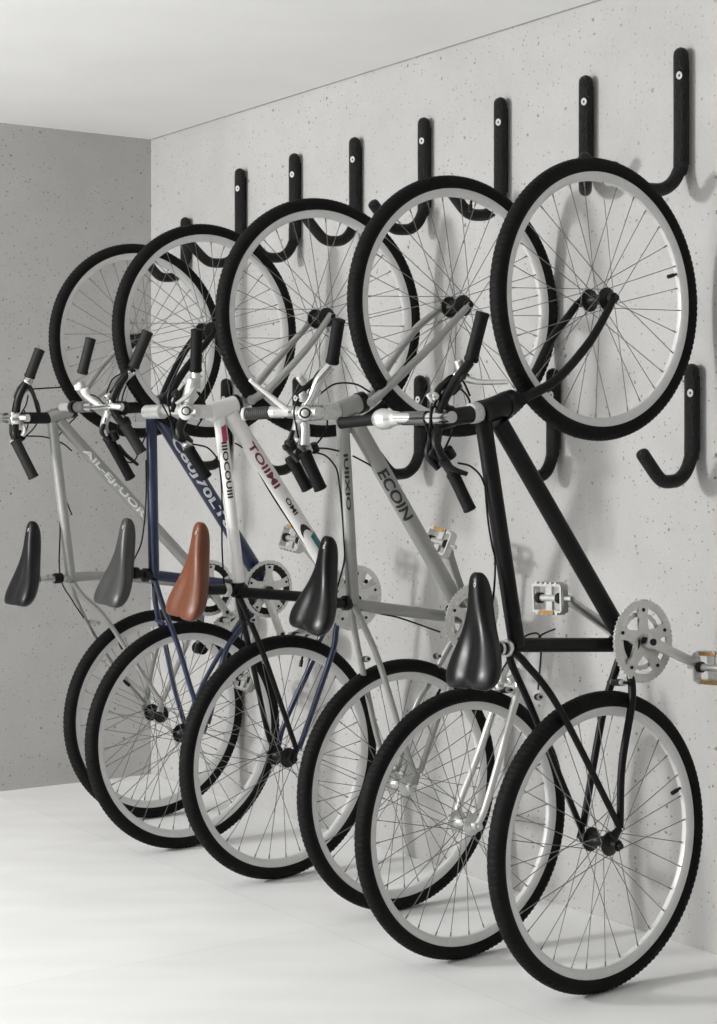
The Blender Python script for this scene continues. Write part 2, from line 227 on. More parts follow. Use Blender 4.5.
            ['chain_stay', 'blue_paint', 0.008, [(0.2696, -0.02, 0.7624), (0.1927, -0.034, 0.6573), (0.0944, -0.05, 0.4983), (0.0408, -0.062, 0.3693)]]],
  'dropouts': [[(0.0335, 0.062, 0.3866), (0.0202, 0.062, 0.3603)], [(0.0336, -0.062, 0.37), (0.0202, -0.062, 0.3432)]],
  'fork_mat': 'black_paint',
  'fork': [[0.0125, [(-0.1154, 0.03, 1.3716), (-0.0817, 0.045, 1.4383), (-0.0393, 0.052, 1.4964), (0.0044, 0.052, 1.5459), (0.028, 0.052, 1.5769)]],
           [0.0125, [(-0.0947, -0.03, 1.3763), (-0.0634, -0.045, 1.428), (-0.0196, -0.052, 1.5021), (0.021, -0.052, 1.5585), (0.0415, -0.052, 1.5838)]],
           [0.017, [(-0.1217, 0.0, 1.3586), (-0.1015, 0.0, 1.371)]], [0.0135, [(-0.1172, 0.033, 1.3716), (-0.093, -0.033, 1.3762)]]],
  'hub_mat': 'black_metal',
  'stem': [['black_metal', 0.017, [(-0.1588, 0.0, 1.3461), (-0.2361, 0.0, 1.3419)]], ['black_metal', 0.021, [(-0.2361, 0.0, 1.3419), (-0.2759, 0.0, 1.3412)]]],
  'bar': [['chrome', 0.0115, [(-0.2713, 0.04, 1.3456), (-0.2893, 0.0, 1.3469), (-0.2936, -0.06, 1.3419), (-0.2987, -0.12, 1.3398)]],
          ['chrome', 0.0155, [(-0.2977, -0.09, 1.3408), (-0.302, -0.12, 1.3398)]], ['bronze_metal', 0.017, [(-0.302, -0.12, 1.3398), (-0.3093, -0.19, 1.3374)]],
          ['black_metal', 0.019, [(-0.3128, -0.17, 1.338), (-0.3126, -0.19, 1.3373)]], ['silver', 0.014, [(-0.3126, -0.19, 1.3373), (-0.3191, -0.25, 1.3352)]],
          ['black_metal', 0.012, [(-0.2863, 0.0, 1.3587), (-0.2763, 0.01, 1.3944), (-0.2563, 0.02, 1.4302), (-0.2329, 0.03, 1.4604)]],
          ['black_metal', 0.012, [(-0.2791, 0.0, 1.3353), (-0.2673, 0.01, 1.3123), (-0.2523, 0.02, 1.2952)]],
          ['silver', 0.012, [(-0.2954, 0.0, 1.3292), (-0.2967, -0.02, 1.2873), (-0.2894, -0.02, 1.2638)]],
          ['silver', 0.012, [(-0.2905, -0.06, 1.3479), (-0.3219, -0.09, 1.379), (-0.3375, -0.1, 1.414)]]],
  'grips': [['worn_rubber', 0.0165, [(-0.2329, 0.03, 1.4604), (-0.1973, 0.05, 1.5703)]], ['worn_rubber', 0.0165, [(-0.2523, 0.02, 1.2952), (-0.2064, 0.05, 1.2116)]],
            ['rubber', 0.0155, [(-0.2859, -0.02, 1.2579), (-0.2131, 0.0, 1.1316)]], ['worn_rubber', 0.0155, [(-0.3316, -0.1, 1.4378), (-0.3154, -0.08, 1.545)]]],
  'levers': [[[(-0.2967, 0.0, 1.3761), (-0.2582, 0.0, 1.4122), (-0.2189, 0.0, 1.4367)], [(-0.2292, 0.03, 1.4488), (-0.2495, 0.02, 1.4246), (-0.2761, 0.01, 1.3885)],
              'silver'],
             [[(-0.3075, 0.0, 1.2939), (-0.3133, 0.0, 1.2704), (-0.2864, 0.0, 1.2471)], [(-0.254, -0.01, 1.229), (-0.2265, -0.01, 1.2023), (-0.1908, 0.0, 1.1731)],
              'black_metal']],
  'clamps': [['chrome', 0.012, [(-0.2962, 0.0, 1.3585), (-0.2798, 0.0, 1.3588)]], ['chrome', 0.01, [(-0.3021, 0.0, 1.335), (-0.2886, 0.0, 1.3234)]],
             ['chrome', 0.012, [(-0.2392, 0.03, 1.4514), (-0.2498, 0.02, 1.4334)]], ['white_paint', 0.015, [(-0.3406, -0.1, 1.408), (-0.3368, -0.1, 1.3903)]],
             ['white_paint', 0.013, [(-0.329, -0.09, 1.3966), (-0.3219, -0.09, 1.379)]], ['silver', 0.009, [(-0.307, 0.0, 1.2763), (-0.2999, 0.0, 1.2587)]],
             ['black_metal', 0.014, [(-0.2805, 0.0, 1.2706), (-0.2665, 0.0, 1.2471)]], ['silver', 0.009, [(-0.3031, 0.0, 1.3701), (-0.2903, 0.0, 1.3821)]],
             ['black_metal', 0.014, [(-0.2419, 0.0, 1.3123), (-0.2278, 0.0, 1.2888)]]],
  'cables': [[(-0.3285, -0.09, 1.3789), (-0.3077, -0.06, 1.3742), (-0.3092, 0.0, 1.3524)],
             [(-0.2321, 0.0, 1.4305), (-0.2575, 0.0, 1.3886), (-0.266, 0.0, 1.3414), (-0.2484, 0.0, 1.3063)],
             [(-0.2834, 0.0, 1.3705), (-0.2988, 0.0, 1.335), (-0.3044, 0.0, 1.2998)],
             [(-0.2381, 0.0, 1.4067), (-0.2501, 0.0, 1.3652), (-0.2422, 0.0, 1.3211), (-0.2217, 0.0, 1.3066)],
             [(-0.2313, 0.0, 1.1822), (-0.2013, 0.0, 1.188), (-0.1633, 0.0, 1.2715)], [(-0.3064, 0.0, 1.37), (-0.285, 0.0, 1.4232), (-0.246, 0.0, 1.4478)],
             [(-0.1641, 0.0, 1.1879), (-0.1605, 0.0, 1.0683), (-0.1704, 0.0, 0.9487), (-0.1956, 0.0, 0.8897)],
             [(-0.2799, 0.0, 1.3647), (-0.2555, 0.0, 1.3209), (-0.2641, 0.0, 1.2766)], [(-0.1321, 0.0, 0.8149), (-0.1031, 0.0, 0.7651), (-0.0868, 0.0, 0.6884)]],
  'saddle': {'nose': (-0.2196, 0.0, 1.0157), 'tail': (-0.2856, 0.0, 0.7686), 'wid': 0.155, 'mat': 'saddle_grey'},
  'seatpost': [['black_metal', 0.0135, [(-0.133, 0.0, 0.8421), (-0.2147, 0.0, 0.8516)]], ['black_metal', 0.021, [(-0.1467, 0.0, 0.8427), (-0.1637, 0.0, 0.8434)]],
               ['black_metal', 0.018, [(-0.1809, 0.0, 0.8502), (-0.1978, 0.0, 0.8509)]]],
  'rails': [[(-0.2157, 0.02, 0.8539), (-0.2267, 0.02, 0.887), (-0.2336, 0.012, 0.928)], [(-0.1935, -0.02, 0.8485), (-0.2046, -0.02, 0.8819), (-0.2204, -0.012, 0.9252)]],
  'ring': {'c': (0.256, 0.045, 0.7867), 'r': 0.09, 'mat': 'silver', 'style': 'black_inner'},
  'cranks': [[(0.2419, 0.062, 0.7644), (0.2898, 0.075, 0.6476)], [(0.2855, -0.05, 0.7579), (0.2763, -0.07, 0.5318)]],
  'crank_mat': 'silver',
  'pedals': [[(0.3385, 0.12, 0.6414), 70, [1]], [(0.2747, -0.1, 0.4789), 20, []]],
  'brakes': [],
  'valve': [140, 300],
  'decals': [{'text': 'C80J70LT8', 'p0': [-0.0768, 0.0, 1.2605], 'p1': [0.1328, 0.0, 0.9817], 'r': 0.0237, 'h': 0.03, 'mat': 'decal_white', 'ang': -2}],
  'frame_u': [0.80386, 0.59482, 0.0],
  'frame_v': [0.03257, -0.04402, 0.9985],
  'origin': [-0.5403, 5.2183, 0.0],
  'rear_hub': [-0.0, 0.0, 0.3465],
  'front_hub': [0.0358, 0.0, 1.5804],
  'rear_r': 0.346,
  'front_r': 0.325,
  'rear_yaw': 38.1,
  'front_yaw': 37},
 {'name': 'bicycle',
  'label': 'silver bicycle with a dark saddle, farthest from the camera beside the dark wall',
  'frame_mat': 'silver_paint',
  'frame': [[0.0165, [(-0.3779, 0.0, 1.3121), (-0.3116, 0.0, 0.8061)]], [0.019, [(-0.3568, 0.0, 1.3123), (0.1895, 0.0, 0.7706)]],
            [0.015, [(-0.3293, 0.0, 0.8069), (-0.1712, 0.0, 0.8064), (0.1856, 0.0, 0.7607)]], [0.0225, [(-0.3918, 0.0, 1.3183), (-0.3074, 0.0, 1.345)]],
            [0.026, [(0.2063, -0.034, 0.7577), (0.1767, 0.034, 0.7631)]], [0.006, [(-0.2282, -0.03, 0.661), (-0.2272, 0.03, 0.6591)]]],
  'head_rings': [[0.024, [(-0.3145, 0.0, 1.3417), (-0.3003, 0.0, 1.3451)]]],
  'stays': [['seat_stay', 'silver_paint', 0.0085,
             [(-0.3096, 0.01, 0.7937), (-0.2782, 0.018, 0.7479), (-0.2123, 0.036, 0.6812), (-0.118, 0.05, 0.5404), (-0.0133, 0.062, 0.3864)]],
            ['seat_stay', 'silver_paint', 0.0085,
             [(-0.3065, -0.01, 0.7924), (-0.2857, -0.016, 0.7331), (-0.2143, -0.036, 0.6173), (-0.1151, -0.05, 0.4846), (-0.0072, -0.062, 0.3715)]],
            ['chain_stay', 'silver_paint', 0.009, [(0.1773, 0.02, 0.7454), (0.1375, 0.034, 0.6745), (0.092, 0.045, 0.5781), (-0.0096, 0.062, 0.3926)]],
            ['chain_stay', 'silver_paint', 0.009, [(0.1938, -0.02, 0.7421), (0.1196, -0.034, 0.6706), (0.0337, -0.046, 0.5606), (-0.0033, -0.062, 0.3812)]]],
  'dropouts': [[(-0.0133, 0.062, 0.3864), (-0.0209, 0.062, 0.3575)], [(-0.0072, -0.062, 0.3715), (-0.0148, -0.062, 0.3488)]],
  'fork_mat': 'silver_paint',
  'fork': [[0.0115, [(-0.2943, 0.03, 1.3573), (-0.2378, 0.045, 1.39), (-0.1691, 0.052, 1.4558), (-0.1104, 0.052, 1.5355), (-0.0659, 0.052, 1.5796)]],
           [0.0115, [(-0.2778, -0.03, 1.3655), (-0.2267, -0.045, 1.4255), (-0.1645, -0.052, 1.4994), (-0.1052, -0.052, 1.5542), (-0.0678, -0.052, 1.5887)]],
           [0.016, [(-0.3074, 0.0, 1.345), (-0.2824, 0.0, 1.3583)]], [0.013, [(-0.2958, 0.033, 1.3572), (-0.2763, -0.033, 1.3656)]]],
  'hub_mat': 'black_metal',
  'stem': [['black_metal', 0.0185, [(-0.3848, 0.0, 1.3184), (-0.4815, 0.0, 1.3172)]]],
  'bar': [['chrome', 0.0125, [(-0.4801, 0.04, 1.3165), (-0.4986, 0.0, 1.317), (-0.5013, -0.06, 1.3181), (-0.5011, -0.12, 1.3192), (-0.5108, -0.19, 1.3204)]],
          ['chrome', 0.0165, [(-0.5081, -0.06, 1.318), (-0.5057, -0.11, 1.319)]],
          ['black_metal', 0.0125, [(-0.502, 0.0, 1.3358), (-0.4998, 0.01, 1.3733), (-0.4909, 0.02, 1.4045), (-0.4751, 0.03, 1.439)]],
          ['black_metal', 0.0125, [(-0.5054, 0.0, 1.2981), (-0.5101, 0.01, 1.2665), (-0.4999, 0.01, 1.2478)]]],
  'grips': [['worn_rubber', 0.0165, [(-0.4717, 0.03, 1.4423), (-0.4412, 0.045, 1.5336)]], ['worn_rubber', 0.0165, [(-0.5148, 0.02, 1.2476), (-0.4646, 0.05, 1.1286)]]],
  'levers': [[[(-0.5053, 0.0, 1.3797), (-0.4882, 0.0, 1.4115), (-0.4677, 0.0, 1.4309)], [(-0.4704, 0.02, 1.4238), (-0.4499, 0.02, 1.3865), (-0.4265, 0.0, 1.3369)],
              'black_metal'],
             [[(-0.519, 0.0, 1.2979), (-0.5156, 0.0, 1.2666), (-0.5021, 0.0, 1.2416)], [(-0.491, 0.02, 1.2603), (-0.4842, 0.02, 1.2791), (-0.4849, 0.0, 1.3109)],
              'silver']],
  'clamps': [['chrome', 0.019, [(-0.4945, -0.016, 1.3142), (-0.5114, 0.02, 1.3133)]], ['chrome', 0.015, [(-0.482, 0.03, 1.4232), (-0.4683, 0.03, 1.4424)]],
             ['silver', 0.01, [(-0.4814, 0.0, 1.4085), (-0.4609, 0.0, 1.409)]], ['chrome', 0.009, [(-0.5121, 0.0, 1.3357), (-0.5122, 0.0, 1.2917)]],
             ['black_metal', 0.014, [(-0.4986, 0.0, 1.273), (-0.4782, 0.0, 1.2479)]], ['silver', 0.01, [(-0.5156, 0.0, 1.2478), (-0.5055, 0.0, 1.229)]],
             ['silver', 0.006, [(-0.5156, 0.0, 1.298), (-0.5088, 0.0, 1.2792)]], ['black_metal', 0.018, [(-0.4334, 0.0, 1.3241), (-0.4196, 0.0, 1.318)]]],
  'cables': [[(-0.4471, 0.0, 1.4093), (-0.3847, 0.0, 1.4139), (-0.2788, 0.0, 1.4227)],
             [(-0.454, 0.0, 1.406), (-0.4265, 0.0, 1.3686), (-0.4196, 0.0, 1.3243), (-0.4404, 0.0, 1.2861), (-0.4679, 0.0, 1.2606)],
             [(-0.4883, 0.0, 1.3989), (-0.5087, 0.0, 1.3671), (-0.5155, 0.0, 1.3293)],
             [(-0.4679, 0.0, 1.2606), (-0.4023, 0.0, 1.2578), (-0.3429, 0.0, 1.239), (-0.3075, 0.0, 1.2134)],
             [(-0.4609, 0.0, 1.39), (-0.4678, 0.0, 1.3584), (-0.4883, 0.0, 1.3266)], [(-0.3674, 0.0, 1.2485), (-0.3216, 0.0, 1.2967), (-0.286, 0.0, 1.3292)],
             [(-0.371, 0.0, 1.2325), (-0.3641, 0.0, 1.1209), (-0.3502, 0.0, 0.993), (-0.3504, 0.0, 0.8174), (-0.3081, 0.0, 0.7353), (-0.2654, 0.0, 0.6751)],
             [(-0.4747, 0.0, 1.3425), (-0.461, 0.0, 1.2985), (-0.4816, 0.0, 1.2479)], [(-0.343, 0.0, 1.0951), (-0.329, 0.0, 1.0565), (-0.3078, 0.0, 1.008)]],
  'saddle': {'nose': (-0.4442, 0.0, 0.992), 'tail': (-0.506, 0.0, 0.7392), 'wid': 0.155, 'mat': 'saddle_dark'},
  'seatpost': [['silver', 0.01, [(-0.3222, 0.0, 0.8065), (-0.4202, 0.0, 0.8045)]], ['black_metal', 0.017, [(-0.3434, 0.0, 0.8075), (-0.3715, 0.0, 0.8071)]],
               ['silver', 0.015, [(-0.382, 0.0, 0.806), (-0.3959, 0.0, 0.8066)]]],
  'rails': [[(-0.423, 0.02, 0.8058), (-0.4368, 0.02, 0.8442), (-0.45, 0.012, 0.8948)], [(-0.4035, -0.02, 0.8026), (-0.4174, -0.02, 0.8414), (-0.4385, -0.012, 0.8933)]],
  'ring': {'c': (0.1817, 0.045, 0.7535), 'r': 0.093, 'mat': 'silver', 'style': 'black_inner'},
  'cranks': [[(0.1791, 0.062, 0.7479), (0.226, 0.075, 0.6726)], [(0.208, -0.05, 0.7396), (0.2119, -0.07, 0.5499)]],
  'crank_mat': 'silver_paint',
  'crank_cap': [(0.2119, -0.07, 0.5396)],
  'pedals': [[(0.2284, 0.09, 0.6434), 60, []]],
  'brakes': [],
  'valve': [120, 320],
  'decals': [{'text': 'AIL-EJrUOR', 'p0': [-0.2674, 0.0, 1.2236], 'p1': [-0.0465, 0.0, 1.0046], 'r': 0.0192, 'h': 0.024, 'mat': 'decal_pale', 'ang': -2}],
  'frame_u': [0.80386, 0.59482, 0.0],
  'frame_v': [-0.00144, 0.00194, 1.0],
  'origin': [-0.6705, 5.6363, 0.0],
  'rear_hub': [-0.0, 0.0, 0.344],
  'front_hub': [-0.0662, 0.0, 1.576],
  'rear_r': 0.344,
  'front_r': 0.32,
  'rear_yaw': 38.9,
  'front_yaw': 36},
 {'name': 'wheel_and_fork',
  'label': 'loose spoked wheel held in a silver fork, between the black and grey bicycles',
  'lone': True,
  'frame_mat': 'silver_paint',
  'frame': [],
  'head_rings': [],
  'stays': [],
  'dropouts': [],
  'fork_mat': 'pale_silver',
  'fork': [[0.011, [(0.1377, 0.03, 0.6759), (0.1353, 0.04, 0.6384), (0.1075, 0.046, 0.574), (0.0691, 0.05, 0.4799), (0.0203, 0.052, 0.3643), (-0.0014, 0.052, 0.3291)]],
           [0.011,
            [(0.1486, -0.03, 0.6687), (0.1445, -0.04, 0.6237), (0.1335, -0.046, 0.5796), (0.084, -0.052, 0.461), (0.027, -0.052, 0.3554), (0.0176, -0.052, 0.3178)]],
           [0.014, [(0.1382, 0.033, 0.6738), (0.148, -0.033, 0.666)]], [0.015, [(0.1417, 0.0, 0.6749), (0.1611, 0.0, 0.7444)]]],
  'hub_mat': 'silver',
  'stem': [],
  'bar': [],
  'grips': [],
  'levers': [],
  'clamps': [['silver', 0.01, [(0.0902, 0.04, 0.6902), (0.0687, 0.05, 0.6546)]], ['silver', 0.011, [(0.0767, 0.03, 0.6565), (0.0775, 0.04, 0.6384)]],
             ['silver', 0.008, [(0.1246, 0.03, 0.7181), (0.0934, 0.04, 0.6804)]], ['silver', 0.01, [(0.1198, 0.05, 0.6698), (0.0853, 0.06, 0.6592)]]],
  'cables': [[(0.2304, 0.0, 0.7448), (0.2537, 0.0, 0.7581), (0.2942, 0.0, 0.768)], [(0.0687, 0.05, 0.6785), (0.1029, 0.04, 0.7085), (0.1278, 0.03, 0.73)],
             [(0.1578, 0.0, 0.7373), (0.2104, 0.0, 0.7609), (0.2471, 0.0, 0.7437), (0.2373, 0.0, 0.6206)]],
  'brakes': [[(0.107, 0.05, 0.6371), (0.1325, -0.03, 0.6258)]],
  'valve': [57, 0],
  'cranks': [],
  'pedals': [],
  'decals': [],
  'frame_u': [0.80386, 0.59482, 0.0],
  'frame_v': [0.00138, -0.00187, 1.0],
  'origin': [0.2526, 4.0666, 0.0],
  'rear_hub': [0.0, -0.0, 0.323],
  'front_hub': [0.0104, -0.0, 1.5],
  'rear_r': 0.323,
  'front_r': 0.323,
  'rear_yaw': 36.9,
  'front_yaw': 37}]
HOOKS = [[0.096, 2.199, 1.823, 'up', 0, 1.34, 0.62],
 [0.433, 2.192, 1.864, 'up', 46, 1.0],
 [0.776, 2.193, 1.841, 'up', 0, 1.08],
 [1.122, 2.193, 1.838, 'up', 0, 1.08],
 [1.472, 2.188, 1.84, 'up', 0, 1.08],
 [1.813, 2.187, 1.821, 'up', 0, 1.08],
 [2.152, 2.184, 1.834, 'up', 0, 1.2],
 [2.527, 2.059, 1.817, 'up', 0, 1.0],
 [0.06, 1.425, 1.12, 'low', 0, 0.98],
 [0.56, 1.434, 1.127, 'low', 0, 0.72],
 [1.141, 1.437, 1.127, 'low', 0, 0.98],
 [1.792, 1.458, 1.132, 'low', 0, 0.98],
 [2.245, 1.467, 1.144, 'low', 0, 0.98]]


# ------------------------------------------------------------------ materials
def new_mat(name):
    m = bpy.data.materials.new(name); m.use_nodes = True
    nt = m.node_tree
    return m, nt, nt.nodes['Principled BSDF']

def simple(name, col, rough=.5, metal=0., noise=0., scale=60., bump=0., coat=0., spec=None):
    m, nt, b = new_mat(name)
    b.inputs['Base Color'].default_value = (*col, 1)
    b.inputs['Roughness'].default_value = rough
    b.inputs['Metallic'].default_value = metal
    if spec is not None: b.inputs['Specular IOR Level'].default_value = spec
    if coat: b.inputs['Coat Weight'].default_value = coat; b.inputs['Coat Roughness'].default_value = .12
    tc = nt.nodes.new('ShaderNodeTexCoord')
    n = nt.nodes.new('ShaderNodeTexNoise'); n.inputs['Scale'].default_value = scale; n.inputs['Detail'].default_value = 4
    nt.links.new(tc.outputs['Object'], n.inputs['Vector'])
    if noise:
        r = nt.nodes.new('ShaderNodeMapRange')
        r.inputs['From Min'].default_value = .3; r.inputs['From Max'].default_value = .7
        r.inputs['To Min'].default_value = 1 - noise; r.inputs['To Max'].default_value = 1 + noise
        nt.links.new(n.outputs['Fac'], r.inputs['Value'])
        mx = nt.nodes.new('ShaderNodeVectorMath'); mx.operation = 'SCALE'
        mx.inputs[0].default_value = col
        nt.links.new(r.outputs['Result'], mx.inputs['Scale'])
        nt.links.new(mx.outputs['Vector'], b.inputs['Base Color'])
    if bump:
        bp = nt.nodes.new('ShaderNodeBump'); bp.inputs['Strength'].default_value = bump; bp.inputs['Distance'].default_value = .001
        nt.links.new(n.outputs['Fac'], bp.inputs['Height']); nt.links.new(bp.outputs['Normal'], b.inputs['Normal'])
    return m

M = {}
M['black_paint'] = simple('black_paint', (.003,.003,.003), .45, 0, .1, 30, spec=.22)
M['grey_paint'] = simple('grey_paint', (.30,.30,.29), .36, .25, .04, 20, coat=.2)
M['silver_paint'] = simple('silver_paint', (.34,.34,.33), .35, .35, .05, 20, coat=.2)
M['pale_silver'] = simple('pale_silver', (.62,.62,.60), .3, .5, .05, 20)
M['white_paint'] = simple('white_paint', (.74,.73,.71), .3, 0, .02, 20, coat=.4)
M['blue_paint'] = simple('blue_paint', (.006,.014,.052), .3, 0, .06, 20, coat=.4)
M['black_metal'] = simple('black_metal', (.005,.005,.005), .4, .1, .2, 90, spec=.3)
M['bronze_metal'] = simple('bronze_metal', (.15,.145,.14), .4, .6, .2, 60)
M['chrome'] = simple('chrome', (.62,.62,.61), .2, 1., .04, 60)
M['dark_chrome'] = simple('dark_chrome', (.16,.16,.16), .18, 1., .04, 60)  # chrome coloured darker to imitate dark reflections on the black bicycle's bar
M['silver'] = simple('silver', (.62,.62,.60), .33, .8, .05, 80)
M['rim'] = simple('rim_alloy', (.66,.66,.65), .38, .15, .03, 80)
M['spoke'] = simple('spoke_steel', (.22,.22,.21), .3, .8, .05, 80)
M['clear_white'] = simple('pale_plastic', (.55,.55,.53), .35, .1, .12, 120)
M['sticker_white'] = simple('sticker_white', (.55,.55,.53), .5, 0, .18, 220)
M['tire'] = simple('tire_rubber', (.0042,.0042,.004), .7, 0, .2, 60, .3, spec=.16)
M['rubber'] = simple('grip_rubber', (.004,.004,.004), .6, 0, .2, 300, .6, spec=.18)
M['worn_rubber'] = simple('worn_rubber', (.014,.014,.0135), .6, 0, .25, 260, .6, spec=.25)
M['ribbed_grip'] = simple('ribbed_grip', (.028,.028,.027), .5, 0, .2, 200, .3)
M['saddle_black'] = simple('saddle_black', (.003,.003,.003), .3, 0, .08, 200, .08, spec=.25)
M['saddle_dark'] = simple('saddle_dark', (.007,.007,.0075), .38, 0, .08, 200, .08, spec=.3)
M['saddle_grey'] = simple('saddle_grey', (.040,.040,.039), .36, 0, .08, 200, .08, spec=.4)
M['saddle_brown'] = simple('saddle_brown', (.13,.042,.019), .38, 0, .10, 160, .1, spec=.35)
M['cable'] = simple('cable_housing', (.004,.004,.004), .4, 0, .1, 50, spec=.2)
M['amber'] = simple('amber_reflector', (.30,.17,.05), .25, 0, .1, 90)
M['decal_black'] = simple('decal_black', (.014,.014,.014), .4, 0, .05, 50)
M['decal_white'] = simple('decal_white', (.60,.62,.66), .4, 0, .05, 50)
M['decal_pale'] = simple('decal_pale', (.78,.78,.76), .4, 0, .05, 50)
M['decal_red'] = simple('decal_red', (.17,.030,.045), .4, 0, .4, 40)
M['decal_red2'] = simple('decal_crimson', (.36,.035,.10), .4, 0, .15, 40)
M['decal_teal'] = simple('decal_teal', (.02,.14,.16), .4, 0, .1, 40)
M['foam'] = simple('foam_sleeve', (.0145,.0145,.014), .55, 0, .3, 400, 1.)

def foam_material():
    m, nt, b = new_mat('foam_sleeve_flecked')
    tc = nt.nodes.new('ShaderNodeTexCoord')
    v = nt.nodes.new('ShaderNodeTexVoronoi'); v.inputs['Scale'].default_value = 330
    nt.links.new(tc.outputs['Object'], v.inputs['Vector'])
    bp = nt.nodes.new('ShaderNodeBump'); bp.inputs['Strength'].default_value = 1.; bp.inputs['Distance'].default_value = .0022
    nt.links.new(v.outputs['Distance'], bp.inputs['Height']); nt.links.new(bp.outputs['Normal'], b.inputs['Normal'])
    r = nt.nodes.new('ShaderNodeValToRGB')  # paler flecks at the cell centres, near black between them
    r.color_ramp.elements[0].position = .0; r.color_ramp.elements[0].color = (.035,.035,.034,1)
    r.color_ramp.elements[1].position = .35; r.color_ramp.elements[1].color = (.005,.005,.005,1)
    nt.links.new(v.outputs['Distance'], r.inputs['Fac']); nt.links.new(r.outputs['Color'], b.inputs['Base Color'])
    b.inputs['Roughness'].default_value = .42; b.inputs['Specular IOR Level'].default_value = .25
    return m
M['foam'] = foam_material()

def concrete(name, base, dark_pore, pore_scale=26., mott=.06, grain=.5):
    """cast concrete: soft mottling, fine grain, scattered small dark air holes"""
    m, nt, b = new_mat(name)
    N, L = nt.nodes, nt.links
    tc = N.new('ShaderNodeTexCoord')
    def noise(sc, det=4, rough=.55, src=None):
        n = N.new('ShaderNodeTexNoise'); n.inputs['Scale'].default_value = sc; n.inputs['Detail'].default_value = det
        n.inputs['Roughness'].default_value = rough
        L.new(src or tc.outputs['Object'], n.inputs['Vector']); return n.outputs['Fac']
    def mapr(v, a, c, d, e):
        r = N.new('ShaderNodeMapRange'); L.new(v, r.inputs['Value'])
        for k, x in zip(('From Min','From Max','To Min','To Max'), (a,c,d,e)): r.inputs[k].default_value = x
        return r.outputs['Result']
    def mul(a, c):
        k = N.new('ShaderNodeMath'); k.operation = 'MULTIPLY'; L.new(a, k.inputs[0])
        if isinstance(c, float): k.inputs[1].default_value = c
        else: L.new(c, k.inputs[1])
        return k.outputs[0]
    big = mapr(noise(1.1, 3), .35, .65, 1 - mott, 1 + mott)
    mid = mapr(noise(9., 6, .65), .3, .7, 1 - mott * .7, 1 + mott * .7)
    fine = mapr(noise(120., 3), .3, .7, 1 - mott * .5, 1 + mott * .5)
    tone = mul(mul(big, mid), fine)
    pores = None
    for sc, lim, chance in ((pore_scale*.85, .095, .62), (pore_scale * 2.2, .13, .75), (pore_scale * .45, .038, .5)):
        v = N.new('ShaderNodeTexVoronoi'); v.inputs['Scale'].default_value = sc; v.inputs['Randomness'].default_value = 1
        wob = N.new('ShaderNodeTexNoise'); wob.inputs['Scale'].default_value = sc * 3; wob.inputs['Detail'].default_value = 2
        L.new(tc.outputs['Object'], wob.inputs['Vector'])
        sc2 = N.new('ShaderNodeVectorMath'); sc2.operation = 'SCALE'; sc2.inputs['Scale'].default_value = .30 / sc
        L.new(wob.outputs['Color'], sc2.inputs[0])
        ad = N.new('ShaderNodeVectorMath'); ad.operation = 'ADD'
        L.new(tc.outputs['Object'], ad.inputs[0]); L.new(sc2.outputs[0], ad.inputs[1])
        L.new(ad.outputs[0], v.inputs['Vector'])
        sep = N.new('ShaderNodeSeparateColor'); L.new(v.outputs['Color'], sep.inputs['Color'])
        # each cell carries a hole of its own radius, most carry none
        rad = mapr(sep.outputs['Red'], 1 - chance, 1., 0., lim * 2.0)
        cmp_ = N.new('ShaderNodeMath'); cmp_.operation = 'SUBTRACT'; L.new(rad, cmp_.inputs[0]); L.new(v.outputs['Distance'], cmp_.inputs[1])
        on = mapr(cmp_.outputs[0], 0., .035, 0., 1.)
        if pores is None: pores = on
        else:
            mx = N.new('ShaderNodeMath'); mx.operation = 'MAXIMUM'; L.new(pores, mx.inputs[0]); L.new(on, mx.inputs[1]); pores = mx.outputs[0]
    patch = mapr(noise(2.2, 3), .36, .62, .45, 1.)
    pores = mul(pores, patch)
    sc_ = N.new('ShaderNodeVectorMath'); sc_.operation = 'SCALE'; sc_.inputs[0].default_value = base; L.new(tone, sc_.inputs['Scale'])
    mix = N.new('ShaderNodeMix'); mix.data_type = 'RGBA'
    L.new(mul(pores, .8), mix.inputs['Factor']); L.new(sc_.outputs[0], mix.inputs['A']); mix.inputs['B'].default_value = (*dark_pore, 1)
    L.new(mix.outputs['Result'], b.inputs['Base Color'])
    h = N.new('ShaderNodeMath'); h.operation = 'SUBTRACT'; L.new(mul(noise(45., 5, .6), grain), h.inputs[0]); L.new(pores, h.inputs[1])
    bp = N.new('ShaderNodeBump'); bp.inputs['Strength'].default_value = .35; bp.inputs['Distance'].default_value = .002
    L.new(h.outputs[0], bp.inputs['Height']); L.new(bp.outputs['Normal'], b.inputs['Normal'])
    b.inputs['Roughness'].default_value = .85
    return m
M['wall'] = concrete('concrete_wall', (.415,.41,.40), (.08,.075,.065), 38.)
M['ceiling'] = simple('ceiling_plaster', (.93,.93,.92), .9, 0, .02, 3)

